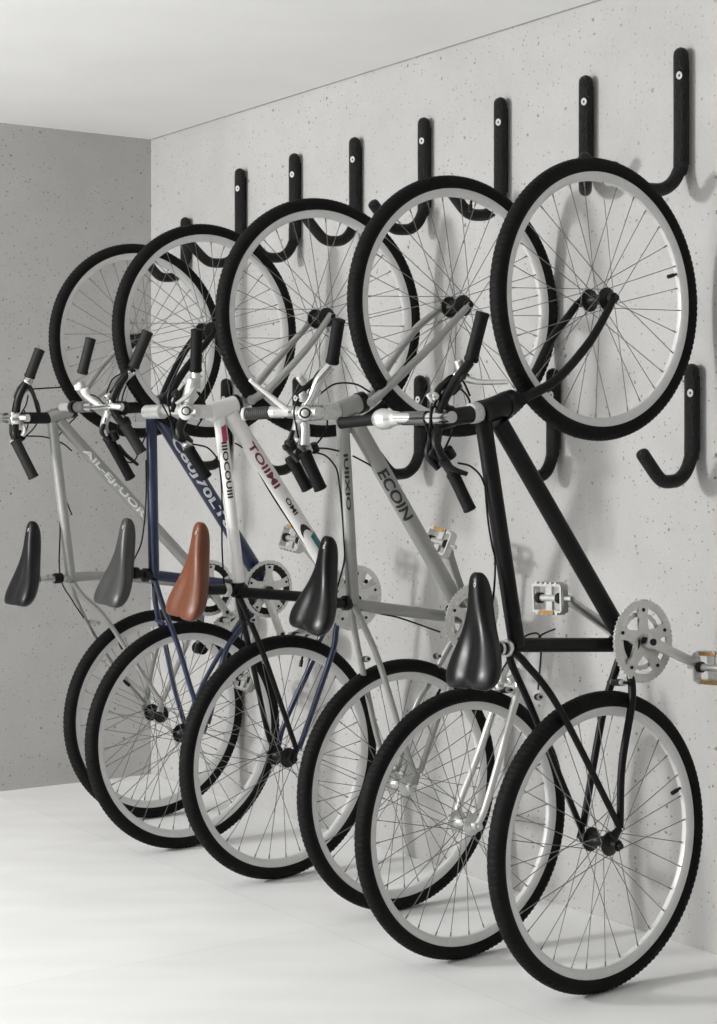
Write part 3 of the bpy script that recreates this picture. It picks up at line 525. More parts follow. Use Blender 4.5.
def floor_material():
    m, nt, b = new_mat('floor_screed')
    N, L = nt.nodes, nt.links
    tc = N.new('ShaderNodeTexCoord')
    mp = N.new('ShaderNodeMapping'); mp.inputs['Rotation'].default_value = (0, 0, math.radians(-35)); L.new(tc.outputs['Object'], mp.inputs['Vector'])
    br = N.new('ShaderNodeTexBrick'); br.offset = 0
    br.inputs['Scale'].default_value = 1; br.inputs['Brick Width'].default_value = 1.2; br.inputs['Row Height'].default_value = 1.2
    br.inputs['Mortar Size'].default_value = .0025; br.inputs['Mortar Smooth'].default_value = .6
    br.inputs['Color1'].default_value = (.81,.81,.805,1); br.inputs['Color2'].default_value = (.79,.79,.785,1); br.inputs['Mortar'].default_value = (.72,.72,.71,1)
    L.new(mp.outputs[0], br.inputs['Vector'])
    st = N.new('ShaderNodeMapping'); st.inputs['Scale'].default_value = (1.5, 4, 1); st.inputs['Rotation'].default_value = (0, 0, .15); L.new(tc.outputs['Object'], st.inputs['Vector'])
    n = N.new('ShaderNodeTexNoise'); n.inputs['Scale'].default_value = 2.2; n.inputs['Detail'].default_value = 7; n.inputs['Roughness'].default_value = .27
    L.new(st.outputs[0], n.inputs['Vector'])
    r = N.new('ShaderNodeMapRange'); r.inputs['From Min'].default_value = .3; r.inputs['From Max'].default_value = .7; r.inputs['To Min'].default_value = .96; r.inputs['To Max'].default_value = 1.03
    L.new(n.outputs['Fac'], r.inputs['Value'])
    s = N.new('ShaderNodeVectorMath'); s.operation = 'SCALE'; L.new(br.outputs['Color'], s.inputs[0]); L.new(r.outputs[0], s.inputs['Scale'])
    L.new(s.outputs[0], b.inputs['Base Color'])
    b.inputs['Roughness'].default_value = .5; b.inputs['Specular IOR Level'].default_value = .35
    return m
M['floor'] = floor_material()
M['joint'] = simple('ceiling_joint', (.25,.25,.245), .9, 0, .1, 30)

# ------------------------------------------------------------------ mesh helpers
class MB:
    """collects shapes and links them as ONE mesh object"""
    def __init__(s): s.v = []; s.f = []; s.mi = []; s.cur = 0; s.mats = []
    def use(s, mat):
        if mat not in s.mats: s.mats.append(mat)
        s.cur = s.mats.index(mat); return s
    def add(s, vs, fs):
        o = len(s.v); s.v += [Vector(p) for p in vs]
        for f in fs: s.f.append([i + o for i in f]); s.mi.append(s.cur)
    def tube(s, pts, rad, seg=14, smooth=False, caps=True, flat=1.):
        pts = [Vector(p) for p in pts]
        if isinstance(rad, (int, float)): rad = [rad] * len(pts)
        if smooth and len(pts) > 2:
            np_, nr = [], []
            for i in range(len(pts) - 1):
                p0 = pts[i-1] if i else pts[0] * 2 - pts[1]
                p1, p2 = pts[i], pts[i+1]
                p3 = pts[i+2] if i + 2 < len(pts) else p2 * 2 - p1
                for k in range(6):
                    t = k / 6
                    q = .5 * ((2*p1) + (p2-p0)*t + (2*p0-5*p1+4*p2-p3)*t*t + (3*p1-p0-3*p2+p3)*t**3)
                    np_.append(q); nr.append(rad[i] * (1-t) + rad[i+1] * t)
            np_.append(pts[-1]); nr.append(rad[-1]); pts, rad = np_, nr
        n = len(pts); vs = []; fs = []
        up = None
        for i in range(n):
            d = (pts[min(i+1, n-1)] - pts[max(i-1, 0)])
            if d.length < 1e-9: d = Vector((0,0,1))
            d.normalize()
            if up is None:
                a = Vector((0,1,0)) if abs(d.y) < .9 else Vector((1,0,0))
                up = (a - d * a.dot(d)).normalized()
            else:
                up = (up - d * up.dot(d)).normalized()
            sd = d.cross(up)
            for k in range(seg):
                a = 2*PI*k/seg
                vs.append(pts[i] + rad[i] * (math.cos(a) * up * flat + math.sin(a) * sd))
        for i in range(n-1):
            for k in range(seg):
                k2 = (k+1) % seg
                fs.append([i*seg+k, i*seg+k2, (i+1)*seg+k2, (i+1)*seg+k])
        if caps:
            fs.append([k for k in range(seg)][::-1]); fs.append([(n-1)*seg+k for k in range(seg)])
        s.add(vs, fs); return s
    def rounded(s, pts, r, seg=16, bev=.35, smooth=False):
        """tube with softly rounded ends"""
        pts = [Vector(p) for p in pts]
        a = (pts[1]-pts[0]).normalized(); z = (pts[-1]-pts[-2]).normalized()
        b = r * bev
        full = [pts[0], pts[0]+a*b*.35, pts[0]+a*b] + pts[1:-1] + [pts[-1]-z*b, pts[-1]-z*b*.35, pts[-1]]
        rr = [r*(1-bev*.9), r*(1-bev*.3), r] + [r]*(len(pts)-2) + [r, r*(1-bev*.3), r*(1-bev*.9)]
        if smooth: return s.tube(full, rr, seg, True)
        return s.tube(full, rr, seg)
    def box(s, c, X, Y, Z):
        c, X, Y, Z = map(Vector, (c, X, Y, Z))
        vs = [c + X*i + Y*j + Z*k for i in (-1,1) for j in (-1,1) for k in (-1,1)]
        s.add(vs, [[0,1,3,2],[4,6,7,5],[0,4,5,1],[2,3,7,6],[0,2,6,4],[1,5,7,3]]); return s
    def lathe(s, prof, seg=96, c=(0,0,0)):
        """closed profile [(radius, y)] spun about the Y axis"""
        c = Vector(c); n = len(prof); vs = []; fs = []
        for i in range(seg):
            a = 2*PI*i/seg
            for r, y in prof: vs.append(c + Vector((r*math.cos(a), y, r*math.sin(a))))
        for i in range(seg):
            j = (i+1) % seg
            for k in range(n):
                l = (k+1) % n
                fs.append([i*n+k, i*n+l, j*n+l, j*n+k])
        s.add(vs, fs); return s
    def mesh(s, name, smooth=True, ang=40, bevel=0):
        me = bpy.data.meshes.new(name)
        me.from_pydata([tuple(v) for v in s.v], [], s.f)
        for m in s.mats: me.materials.append(M[m])
        me.polygons.foreach_set('material_index', s.mi)
        bm = bmesh.new(); bm.from_mesh(me)
        if bevel: bmesh.ops.bevel(bm, geom=bm.edges[:], offset=bevel, segments=2, affect='EDGES', profile=.6)
        bmesh.ops.recalc_face_normals(bm, faces=bm.faces[:])
        if smooth:
            lim = math.radians(ang)
            for f in bm.faces: f.smooth = True
            for e in bm.edges:
                if len(e.link_faces) == 2 and e.calc_face_angle(0) > lim: e.smooth = False
        bm.to_mesh(me); bm.free()
        return me
    def build(s, name, parent=None, **kw):
        o = bpy.data.objects.new(name, s.mesh(name, **kw)); COL.objects.link(o)
        if parent is not None: o.parent = parent
        return o
def link(name, me, parent, mat4=None):
    o = bpy.data.objects.new(name, me); COL.objects.link(o); o.parent = parent
    if mat4 is not None: o.matrix_basis = mat4
    return o
def tag(o, label=None, cat=None, group=None, kind=None):
    for k, v in (('label', label), ('category', cat), ('group', group), ('kind', kind)):
        if v: o[k] = v
    return o
def L3(p): return Vector((p[0], -p[1], p[2]))        # (u, w, v) -> local x, y, z

# ------------------------------------------------------------------ wheel meshes (outer radius 0.34, axis = local Y)
R0 = .340
def tire_mesh():
    b = MB().use('tire'); NA, NB = 720, 22; rc, rx, ry = R0-.0200, .0190, .0205
    vs = []; fs = []
    for i in range(NA):
        a = 2*PI*i/NA
        for k in range(NB):
            t = 2*PI*k/NB
            h = 0
            tt = (t + PI) % (2*PI) - PI
            if abs(tt) < 1.0:
                ph = (i/NA*144 + abs(tt)*.9) % 1
                ph2 = (i/NA*144 + .5) % 1
                if abs(tt) < .35: h = .0010 if ph2 < .6 else 0
                else: h = .0014 if ph < .6 else 0
            r = rc + (rx + h) * math.cos(t); y = (ry + h) * math.sin(t)
            vs.append((r*math.cos(a), y, r*math.sin(a)))
    for i in range(NA):
        j = (i+1) % NA
        for k in range(NB):
            l = (k+1) % NB
            fs.append([i*NB+k, i*NB+l, j*NB+l, j*NB+k])
    b.add(vs, fs)
    return b.mesh('tire', ang=38)
def rim_mesh():
    b = MB().use('rim')
    b.lathe([(.3065,-.0125),(.3085,-.0105),(.3035,-.0075),(.3035,.0075),(.3085,.0105),(.3065,.0125),(.297,.0122),(.2895,.0105),(.2845,.006),(.2835,0),(.2845,-.006),(.2895,-.0105),(.297,-.0122)], 128)
    return b.mesh('rim', ang=30)
def spoke_mesh():
    # unit spoke along +X from 0 to 1, scaled to length when placed
    b = MB().use('spoke'); b.tube([(0,0,0),(1,0,0)], .00105, 6)
    b.tube([(.955,0,0),(1,0,0)], .0019, 6)
    return b.mesh('spoke')
def hub_mesh(mat, wide=.052):
    b = MB().use(mat)
    prof = [(.0001,-wide-.012),(.007,-wide-.012),(.007,-wide-.003),(.013,-wide-.003),(.013,-wide+.010),(.017,-wide+.012),(.0275,-.031),(.0275,-.027),(.017,-.023),(.0125,-.016),(.0125,.016),(.017,.023),(.0275,.027),(.0275,.031),(.017,wide-.012),(.013,wide-.010),(.013,wide+.003),(.007,wide+.003),(.007,wide+.012),(.0001,wide+.012)]
    vs = []; seg = 20
    b.lathe(prof, seg)
    b.f.pop()  # keep closed
    return b.mesh('hub', ang=35)
def valve_mesh():
    b = MB().use('cable'); b.tube([(.286,0,0),(.262,0,0)], .0035, 8); b.tube([(.273,0,0),(.254,0,0)], .0052, 8)
    return b.mesh('valve')
ME = dict(tire=tire_mesh(), rim=rim_mesh(), spoke=spoke_mesh(), hub_black=hub_mesh('black_metal'), hub_silver=hub_mesh('silver'), valve=valve_mesh())

def spokes_layout(n=32):
    res = []
    for k in range(n):
        side = 1 if k % 2 else -1
        ra = 2*PI*(k+.5)/n
        tang = 1 if (k//2) % 2 else -1
        ha = ra + tang * math.radians(62)
        a = Vector((.0245*math.cos(ha), side*.029, .0245*math.sin(ha)))
        c = Vector((.2855*math.cos(ra), side*.003, .2855*math.sin(ra)))
        d = c - a; L = d.length; x = d / L
        y = Vector((0,1,0)); y = (y - x*y.dot(x)).normalized(); z = x.cross(y)
        m = Matrix(((x.x*L, y.x, z.x, a.x), (x.y*L, y.y, z.y, a.y), (x.z*L, y.z, z.z, a.z), (0,0,0,1)))
        res.append(m)
    return res
SPOKES = spokes_layout()

def make_wheel(root, name, hub_loc, r, yaw, hub_mat, valve_deg, spin):
    """rim mesh as the part, tire, hub, spokes and valve as its sub-parts; wheel plane stands vertical at its own yaw"""
    w = bpy.data.objects.new(name, ME['rim']); COL.objects.link(w); w.parent = root
    loc = root.matrix_world @ L3(hub_loc)
    world = Matrix.Translation(loc) @ Matrix.Rotation(math.radians(yaw), 4, 'Z') @ Matrix.Scale(r/R0, 4)
    w.matrix_basis = root.matrix_world.inverted() @ world
    sp = Matrix.Rotation(math.radians(spin), 4, 'Y')
    link('tire', ME['tire'], w)
    link('hub', ME['hub_silver' if hub_mat == 'silver' else 'hub_black'], w)
    for m in SPOKES: link('spoke', ME['spoke'], w, sp @ m)
    link('valve', ME['valve'], w, Matrix.Rotation(math.radians(-valve_deg), 4, 'Y'))
    return w

# ------------------------------------------------------------------ bicycle parts
def ring_mesh(r, style):
    """toothed chainring with a five-arm spider, axis = local Y, centre at origin"""
    b = MB().use('silver'); T = .0022
    nt = 52; outer = []
    for i in range(nt):
        for fr, rr in ((0,-.0013),(.25,-.0013),(.42,.0015),(.62,.0015),(.8,-.0013)):
            outer.append((2*PI*(i+fr)/nt, r+rr))
    def annulus(polyo, ri, t):
        n = len(polyo); vs = []
        for y in (-t, t):
            for a, rr in polyo: vs.append((rr*math.cos(a), y, rr*math.sin(a)))
            for a, rr in polyo: vs.append((ri(a)*math.cos(a), y, ri(a)*math.sin(a)))
        fs = []
        for i in range(n):
            j = (i+1) % n
            fs += [[i,j,n+j,n+i], [2*n+i,3*n+i,3*n+j,2*n+j], [i,2*n+i,2*n+j,j], [n+i,n+j,3*n+j,3*n+i]]
        b.add(vs, fs)
    ri = r*.80 if style == 'five_hole' else r*.86
    annulus(outer, lambda a: ri, T)
    if style == 'black_inner':
        b.use('black_metal'); circ = [(2*PI*i/120, r*.87 + (.0015 if (i//2) % 2 else 0)) for i in range(120)]
        annulus(circ, lambda a: r*.66, T*1.3)
        b.use('silver')
    if style == 'disc_hole':
        b.use('clear_white')
        # guard disc with five windows
        for k in range(5):
            a0 = 2*PI*k/5 + .3
            for da in (-.34, 0, .34):
                a = a0 + da
                d = Vector((math.cos(a), 0, math.sin(a))); s_ = Vector((-d.z, 0, d.x))
                b.box(d*(r*.58), d*(r*.30), Vector((0,T*.8,0)), s_*(r*.10))
        circ = [(2*PI*i/60, r*.50) for i in range(60)]
        annulus(circ, lambda a: r*.12, T)
        b.use('black_metal')
        for k in range(5):
            a = 2*PI*(k+.5)/5 + .3
            b.tube([(r*.62*math.cos(a), -.004, r*.62*math.sin(a)), (r*.62*math.cos(a), .004, r*.62*math.sin(a))], .006, 10)
        b.use('silver')
    # spider
    hub = [(2*PI*i/40, r*.30) for i in range(40)]
    annulus(hub, lambda a: .004, T*1.8)
    for k in range(5):
        a = 2*PI*k/5 + .3
        d = Vector((math.cos(a), 0, math.sin(a))); s_ = Vector((-d.z, 0, d.x))
        vs = []; n0, n1 = r*.24, r*.84
        for y in (-T*1.6, T*1.6):
            for q, wd in ((n0, r*.20), ((n0+n1)/2, r*.13), (n1, r*.18)):
                vs.append(d*q + s_*wd + Vector((0,y,0))); vs.append(d*q - s_*wd + Vector((0,y,0)))
        b.add(vs, [[0,2,3,1],[2,4,5,3],[6,7,9,8],[8,9,11,10],[0,6,8,2],[2,8,10,4],[1,3,9,7],[3,5,11,9],[4,10,11,5],[0,1,7,6]])
    b.use('black_metal')
    for k in range(5):
        a = 2*PI*k/5 + .3
        b.tube([(r*.76*math.cos(a), -.0055, r*.76*math.sin(a)), (r*.76*math.cos(a), .0055, r*.76*math.sin(a))], .0042, 10)
    if style == 'five_hole':   # smaller ring standing behind the big one
        b.use('silver')
        circ = [(2*PI*i/90, r*.70 + (.0016 if (i//2) % 2 else -.0006)) for i in range(90)]
        off = len(b.v)
        annulus(circ, lambda a: r*.60, T*.8)
        for i in range(off, len(b.v)): b.v[i] = b.v[i] + Vector((0, .008, 0))
    return b.mesh('chainring', ang=30)

def crank_mesh(a, c, mat):
    b = MB().use(mat); a, c = L3(a), L3(c); d = (c-a); x = d.normalized()
    y = Vector((0,1,0)); y = (y - x*y.dot(x)).normalized(); z = x.cross(y)
    vs = []; st = ((-.010,.013,.008),(0.,.0165,.010),(.05,.0135,.009),(.5,.0115,.0075),(.93,.0115,.0075),(1.,.0140,.0080))
    pts = []
    for t, h, w in st: pts.append((a + d*t if t >= 0 else a - x*.012, h, w))
    pts.append((c + x*.012, .009, .007))
    seg = 12
    for p, h, w in pts:
        for k in range(seg):
            q = 2*PI*k/seg; cx = math.copysign(abs(math.cos(q))**.6, math.cos(q)); sx = math.copysign(abs(math.sin(q))**.6, math.sin(q))
            vs.append(p + z*h*cx + y*w*sx)
    n = len(pts); fs = [[i*seg+k, i*seg+(k+1)%seg, (i+1)*seg+(k+1)%seg, (i+1)*seg+k] for i in range(n-1) for k in range(seg)]
    fs += [list(range(seg)), [(n-1)*seg+k for k in range(seg)][::-1]]
    b.add(vs, fs)
    b.use('black_metal'); sgn = -1 if a.y < 0 else 1
    b.tube([a + y*.0 , a + Vector((0, sgn*.013, 0))], .008, 14)
    b.tube([c, c + Vector((0, sgn*.010, 0))], .0065, 12)
    return b

def make_pedal(root, c, ang, outward, refl):
    """cage pedal: ribbed frame round a spindle body with reflectors on both long edges"""
    c = L3(c)
    R = Matrix.Rotation(math.radians(ang), 3, 'Y')
    X = R @ Vector((1,0,0)); Z = R @ Vector((0,0,1)); Y = Vector((0,1,0))
    b = MB().use('silver')
    # frame: two long toothed rails and two end plates
    for s in (-1,1):
        b.use('silver')
        b.box(c + Z*.030*s, X*.012, Y*.046, Z*.0028)
        for k in range(5):
            b.box(c + Z*(.034*s) + Y*(-.032+.016*k), X*.013, Y*.0035, Z*.0035)
        b.box(c + Y*.046*s, X*.011, Y*.0028, Z*.029)
        b.box(c + Y*.045*s, X*.007, Y*.006, Z*.018)
    b.tube([c - Y*.046, c + Y*.046], .0085, 12)
    b.use('black_metal'); b.tube([c - Y*.040, c - Y*.028], .0125, 14); b.tube([c + Y*.028, c + Y*.040], .0125, 14)
    b.use('silver'); b.box(c, X*.004, Y*.010, Z*.028)
    b.tube([c - Y*outward*.04, c - Y*outward*.072], .0055, 10)
    p = b.build('pedal', root, ang=30)
    for s in refl:
        for f in (-1,):
            rb = MB().use('amber'); rb.box(c + Z*.032*s + X*.0128*f, X*.0022, Y*.024, Z*.0042)
            rb.build('reflector', p, bevel=.0008)
    return p

def saddle_part(root, sd):
    n, t = L3(sd['nose']), L3(sd['tail'])
    ax = t - n; Ln = ax.length; ax.normalize()
    Y = Vector((0,1,0)); up = Y.cross(ax).normalized()
    if up.x > 0: up = -up
    W = sd['wid']/2
    st = [(0.,.10,.008,.3),(.015,.17,.014,.6),(.05,.235,.022,.9),(.12,.27,.030,1),(.25,.30,.036,1),(.38,.37,.040,1),(.5,.50,.044,1),(.62,.68,.049,1),(.74,.86,.053,1),(.84,.97,.055,1),(.91,1.0,.054,1),(.96,.95,.048,.9),(.99,.82,.036,.6),(1.0,.66,.024,.4)]
    b = MB().use(sd['mat']); NS = 40; vs = []
    for q, wf, dep, k in st:
        # spine dips in the middle, kicks up at the tail
        sp = -.010*math.sin(PI*min(q,1)) + .012*max(0,q-.6)
        for i in range(NS):
            a = 2*PI*i/NS
            cx, cz = math.cos(a), math.sin(a)
            w_ = W*wf
            x = w_ * math.copysign(abs(cx)**.82, cx)
            if cz >= 0:
                z = .018*k * cz**.75
                g = math.exp(-(x/(.016+.1*W))**2)
                z -= .011*k*g*max(0, min(1, (q-.30)/.45))      # centre channel deepens to the rear
                z -= .006*(abs(x)/max(W,1e-6))**2
            else:
                z = -dep * abs(cz)**.8
                x *= 1 - .16*abs(cz)
            back = 0
            if q > .9:  # two rounded lobes at the tail
                back = (.012 - .020*math.exp(-(x/.018)**2)) * (q-.9)/.1
            vs.append(n + ax*(q*Ln + back) + Y*x + up*(z + sp))
    m = len(st)
    fs = [[i*NS+k, i*NS+(k+1)%NS, (i+1)*NS+(k+1)%NS, (i+1)*NS+k] for i in range(m-1) for k in range(NS)]
    fs += [list(range(NS)), [(m-1)*NS+k for k in range(NS)]]
    b.add(vs, fs)
    o = b.build('saddle', root, ang=60)
    sb = o.modifiers.new('sub', 'SUBSURF'); sb.levels = 1; sb.render_levels = 2
    # small oval badge near the nose
    p = n + ax*Ln*.12 + up*(.0165 - .003) + Y*(-.010)
    bd = MB().use('sticker_white')
    ring = []
    for i in range(20):
        a = 2*PI*i/20
        ring.append((math.cos(a), math.sin(a)))
    vs = [p + ax*.0055*c1*f + Y*.0032*s1*f + up*h for f, h in ((1,0),(1,.0014),(.6,.0014),(.6,0)) for c1, s1 in ring]
    fs = [[l*20+i, l*20+(i+1)%20, ((l+1)%4)*20+(i+1)%20, ((l+1)%4)*20+i] for l in range(4) for i in range(20)]
    bd.add(vs, fs); bd.build('badge', o)
    return o

# ---- lettering wrapped on a tube
def text_mesh(s):
    cu = bpy.data.curves.new('t', 'FONT'); cu.body = s; cu.size = 1; cu.resolution_u = 3; cu.offset = .028
    ob = bpy.data.objects.new('t', cu); COL.objects.link(ob)
    dg = bpy.context.evaluated_depsgraph_get(); dg.update()
    me = bpy.data.meshes.new_from_object(ob.evaluated_get(dg))
    bpy.data.objects.remove(ob); bpy.data.curves.remove(cu)
    return me
def wrap(me_bm, p0, p1, R, h, ang_deg, view):
    """bmesh in (x 0..1, y -.5...5) wrapped on a cylinder p0->p1 round direction ang_deg from the viewer side"""
    ax = (p1-p0); Ln = ax.length; ax.normalize()
    e = (view - ax*view.dot(ax)).normalized(); f = ax.cross(e)
    for v in me_bm.verts:
        phi = math.radians(ang_deg) + v.co.y*h/R
        r = R + .0004 + v.co.z
        v.co = p0 + ax*(v.co.x*Ln) + e*(r*math.cos(phi)) + f*(r*math.sin(phi))
VIEW = Vector((-.62, -.78, 0))      # side of the bicycle turned to the room, bicycle coordinates
def decal(frame, d):
    me = text_mesh(d['text'])
    bm = bmesh.new(); bm.from_mesh(me); bpy.data.meshes.remove(me)
    xs = [v.co.x for v in bm.verts]; ys = [v.co.y for v in bm.verts]
    x0, x1, y0, y1 = min(xs), max(xs), min(ys), max(ys)
    for v in bm.verts:
        v.co.x = (v.co.x-x0)/(x1-x0); v.co.y = .5 - (v.co.y-y0)/(y1-y0); v.co.z = 0
    for k in range(1, 10):
        bmesh.ops.bisect_plane(bm, geom=bm.verts[:]+bm.edges[:]+bm.faces[:], plane_co=(0,-.5+k/10,0), plane_no=(0,1,0))
    bmesh.ops.triangulate(bm, faces=bm.faces[:])
    wrap(bm, L3(d['p0']), L3(d['p1']), d['r'], d['h'], d['ang'], VIEW)
    m2 = bpy.data.meshes.new('lettering'); bm.to_mesh(m2); bm.free(); m2.materials.append(M[d['mat']])
    link('lettering', m2, frame)
def patch(frame, d):
    bm = bmesh.new(); n = 10; g = [[bm.verts.new((i/4, 0, 0)) for _ in range(n)] for i in range(5)]
    for i in range(5):
        for k in range(n):
            t = k/(n-1)
            g[i][k].co = (i/4 + .12*(t-.5)*(1 if i in (0,4) else .5), (d['a0'] + (d['a1']-d['a0'])*t), 0)
    for i in range(4):
        for k in range(n-1): bm.faces.new((g[i][k], g[i+1][k], g[i+1][k+1], g[i][k+1]))
    p0, p1 = L3(d['p0']), L3(d['p1'])
    for v in bm.verts: v.co.y = math.radians(v.co.y)*d['r']
    wrap(bm, p0, p1, d['r'], 1., 0, VIEW)
    m2 = bpy.data.meshes.new('decal'); bm.to_mesh(m2); bm.free(); m2.materials.append(M[d['mat']])
    link('decal', m2, frame)

# ------------------------------------------------------------------ one bicycle
def make_bicycle(D):
    u, v = Vector(D['frame_u']), Vector(D['frame_v']); y = v.cross(u)
    root = bpy.data.objects.new(D['name'], None); COL.objects.link(root)
    o = Vector(D['origin'])
    root.matrix_world = Matrix(((u.x,y.x,v.x,o.x),(u.y,y.y,v.y,o.y),(u.z,y.z,v.z,o.z),(0,0,0,1)))
    bpy.context.view_layer.update()
    lone = D.get('lone')
    tag(root, D['label'], 'wheel' if lone else 'bicycle', None if lone else 'bicycles parked along the wall')
    P = lambda pts: [L3(p) for p in pts]
    fm = D['frame_mat']
    frame = None
    if D['frame']:
        b = MB().use(fm)
        for r, pts in D['frame']: b.tube(P(pts), r, 24, len(pts) > 2)
        frame = b.build('frame', root)
        for r, pts in D['head_rings']:
            MB().use('black_metal').tube(P(pts), r, 24).build('headset', root)
    for nm, mat, r, pts in D['stays']:
        pp = P(pts); k = len(pp)
        rr = [r*(1 - .22*max(0, i/(k-1)-.3)) for i in range(k)] if 'stay' in nm else r
        MB().use(mat).tube(pp, rr, 16, k > 2).build(nm, root)
    for pts in D['dropouts']:
        a, c = P(pts)
        b = MB().use(D['stays'][0][1] if D['stays'] else 'silver')
        b.tube([a, a.lerp(c, .5), c], [.009,.011,.014], 14, flat=.45); b.build('dropout', root)
    b = MB().use(D['fork_mat'])
    for r, pts in D['fork']:
        pp = P(pts); k = len(pp)
        b.tube(pp, [r*(1 - .3*i/(k-1)) for i in range(k)] if k > 2 else r, 18, k > 2)
    if not lone:
        for pts in (D['fork'][0][1], D['fork'][1][1]):
            e = L3(pts[-1]); hubc = L3(D['front_hub']); q = Vector((hubc.x, e.y, hubc.z))
            b.tube([e, q], [.009, .012], 12, flat=.5)
    b.build('fork', root)
    hm = D['hub_mat']
    if lone:
        make_wheel(root, 'wheel', D['rear_hub'], D['rear_r'], D['rear_yaw'], hm, D['valve'][0], 3)
    else:
        make_wheel(root, 'rear_wheel', D['rear_hub'], D['rear_r'], D['rear_yaw'], hm, D['valve'][0], 3)
        make_wheel(root, 'front_wheel', D['front_hub'], D['front_r'], D['front_yaw'], D.get('front_hub_mat', hm), D['valve'][1], 8)
    if D['stem']:
        b = MB()
        for mat, r, pts in D['stem']: b.use(mat).rounded(P(pts), r, 22, .12)
        b.build('stem', root)
    if D['bar']:
        b = MB()
        for mat, r, pts in D['bar']: b.use(mat).tube(P(pts), r, 18, len(pts) > 2)
        bar = b.build('handlebar', root)
        for mat, r, pts in D['grips']:
            a, c = P(pts); d = (c-a)
            g = MB().use(mat)
            if mat == 'ribbed_grip':
                n = 12
                pp = []; rr = []
                for i in range(n):
                    for f, q in ((0,.86),(.25,1.),(.7,1.),(.95,.86)): pp.append(a + d*((i+f)/n)); rr.append(r*q)
                g.tube(pp, rr, 20)
            else:
                x = d.normalized(); Ln = d.length
                pp = [a, a+x*.003, a+x*.004, a+x*.010, a+x*.0105]; rr = [r*.9, r*1.08, r*1.08, r*1.08, r]
                pp += [a+x*Ln*.5, c-x*.007, c-x*.0068, c-x*.002, c]; rr += [r*.97, r, r*1.05, r*1.05, r*.8]
                g.tube(pp, rr, 22)
            g.build('grip', bar)
        for body, blade, mat in D['levers']:
            g = MB().use('black_metal'); g.tube(P(body), [.006,.008,.008,.006][:len(body)], 10, True)
            g.use(mat); pp = P(blade); g.tube(pp, [.0075,.006,.0045][:len(pp)], 10, True, flat=1.5)
            g.build('brake_lever', bar)
        for mat, r, pts in D['clamps']:
            MB().use(mat).rounded(P(pts), r, 16, .3).build('clamp', bar)
    elif D['clamps']:
        for mat, r, pts in D['clamps']:
            MB().use(mat).rounded(P(pts), r, 14, .3).build('brake_fitting', root)
    for pts in D['cables']:
        MB().use('cable').tube(P(pts), .0023, 8, True).build('cable', root)
    for pts in D['brakes']:
        a, c = P(pts)
        g = MB().use('black_metal'); g.tube([a, c], .0035, 10); d = (c-a); g.use('silver')
        g.tube([a+d*.12, a+d*.3], .007, 10); g.tube([a+d*.66, a+d*.74], .0075, 10);
        g.use('black_metal'); g.tube([a+d*.3, a+d*.7], .008, 12)
        g.build('brake', root)
    if 'saddle' in D:
        saddle_part(root, D['saddle'])
        b = MB()
        for mat, r, pts in D['seatpost']: b.use(mat).rounded(P(pts), r, 20, .15)
        b.build('seatpost', root)
        b = MB().use('silver')
        for pts in D['rails']: b.tube(P(pts), .0038, 10, True)
        b.build('saddle_rails', root)
    if 'ring' in D:
        rg = D['ring']
        link('chainring', ring_mesh(rg['r'], rg['style']), root, Matrix.Translation(L3(rg['c'])))
        b = MB().use('black_metal'); c = L3(rg['c'])
        b.tube([c + Vector((0,.10,0)), c + Vector((0,-.018,0))], .010, 14); b.tube([c + Vector((0,.012,0)), c + Vector((0,-.002,0))], .024, 20)
        b.build('bottom_bracket', root)
    cr = []
    for a, c in D['cranks']:
        cr.append(crank_mesh(a, c, D.get('crank_mat', 'silver')).build('crank', root))
    for p in D.get('crank_cap', []):
        q = L3(p); MB().use('black_metal').tube([q - Vector((0,.02,0)), q + Vector((0,.02,0))], .021, 18).build('crank_cap', root)
    for c, ang, refl in D['pedals']:
        make_pedal(root, c, ang, -1 if c[1] > 0 else 1, refl)
    for d in D.get('decals', []): decal(frame, d)
    for d in D.get('patches', []): patch(frame, d)
    return root
for D in BIKES: make_bicycle(D)

# ------------------------------------------------------------------ room
WD = Vector((-.581, .814, 0)).normalized()       # along the right wall, away from the viewer
WN = Vector((-WD.y, WD.x, 0))                     # out of the right wall into the room
CORNER = Vector((-.780, 6.390, 0)); CEIL = 2.385
def slab(name, mat, pts2, z0, z1):
    n = len(pts2); b = MB().use(mat)
    vs = [(p[0], p[1], z) for z in (z0, z1) for p in pts2]
    fs = [list(range(n))[::-1], list(range(n, 2*n))] + [[i, (i+1) % n, n+(i+1) % n, n+i] for i in range(n)]
    b.add(vs, fs)
    o = b.build(name, smooth=False); tag(o, kind='structure'); return o
def q2(p): return (p.x, p.y)
T = .15
A = CORNER; B = CORNER - WD*7.5
slab('wall_right', 'wall', [q2(A), q2(B), q2(B - WN*T), q2(A + WD*T - WN*T), q2(A + WD*T)], 0, CEIL)
E_ = CORNER + (WN*.999 + WD*.04)*1.16
slab('wall_back', 'wall', [q2(A), q2(A + WD*T), q2(E_ + WD*T), q2(E_)], 0, CEIL)
fl = [(-5.5,-1.2),(5.2,-1.2),(5.2,7.4),(-5.5,7.4)]
slab('floor', 'floor', fl, -.12, 0)
slab('ceiling', 'ceiling', fl, CEIL, CEIL+.15)
slab('trim_1', 'joint', [q2(A+WN*.0), q2(B+WN*.0), q2(B+WN*.004), q2(A+WN*.004)], CEIL-.0025, CEIL)

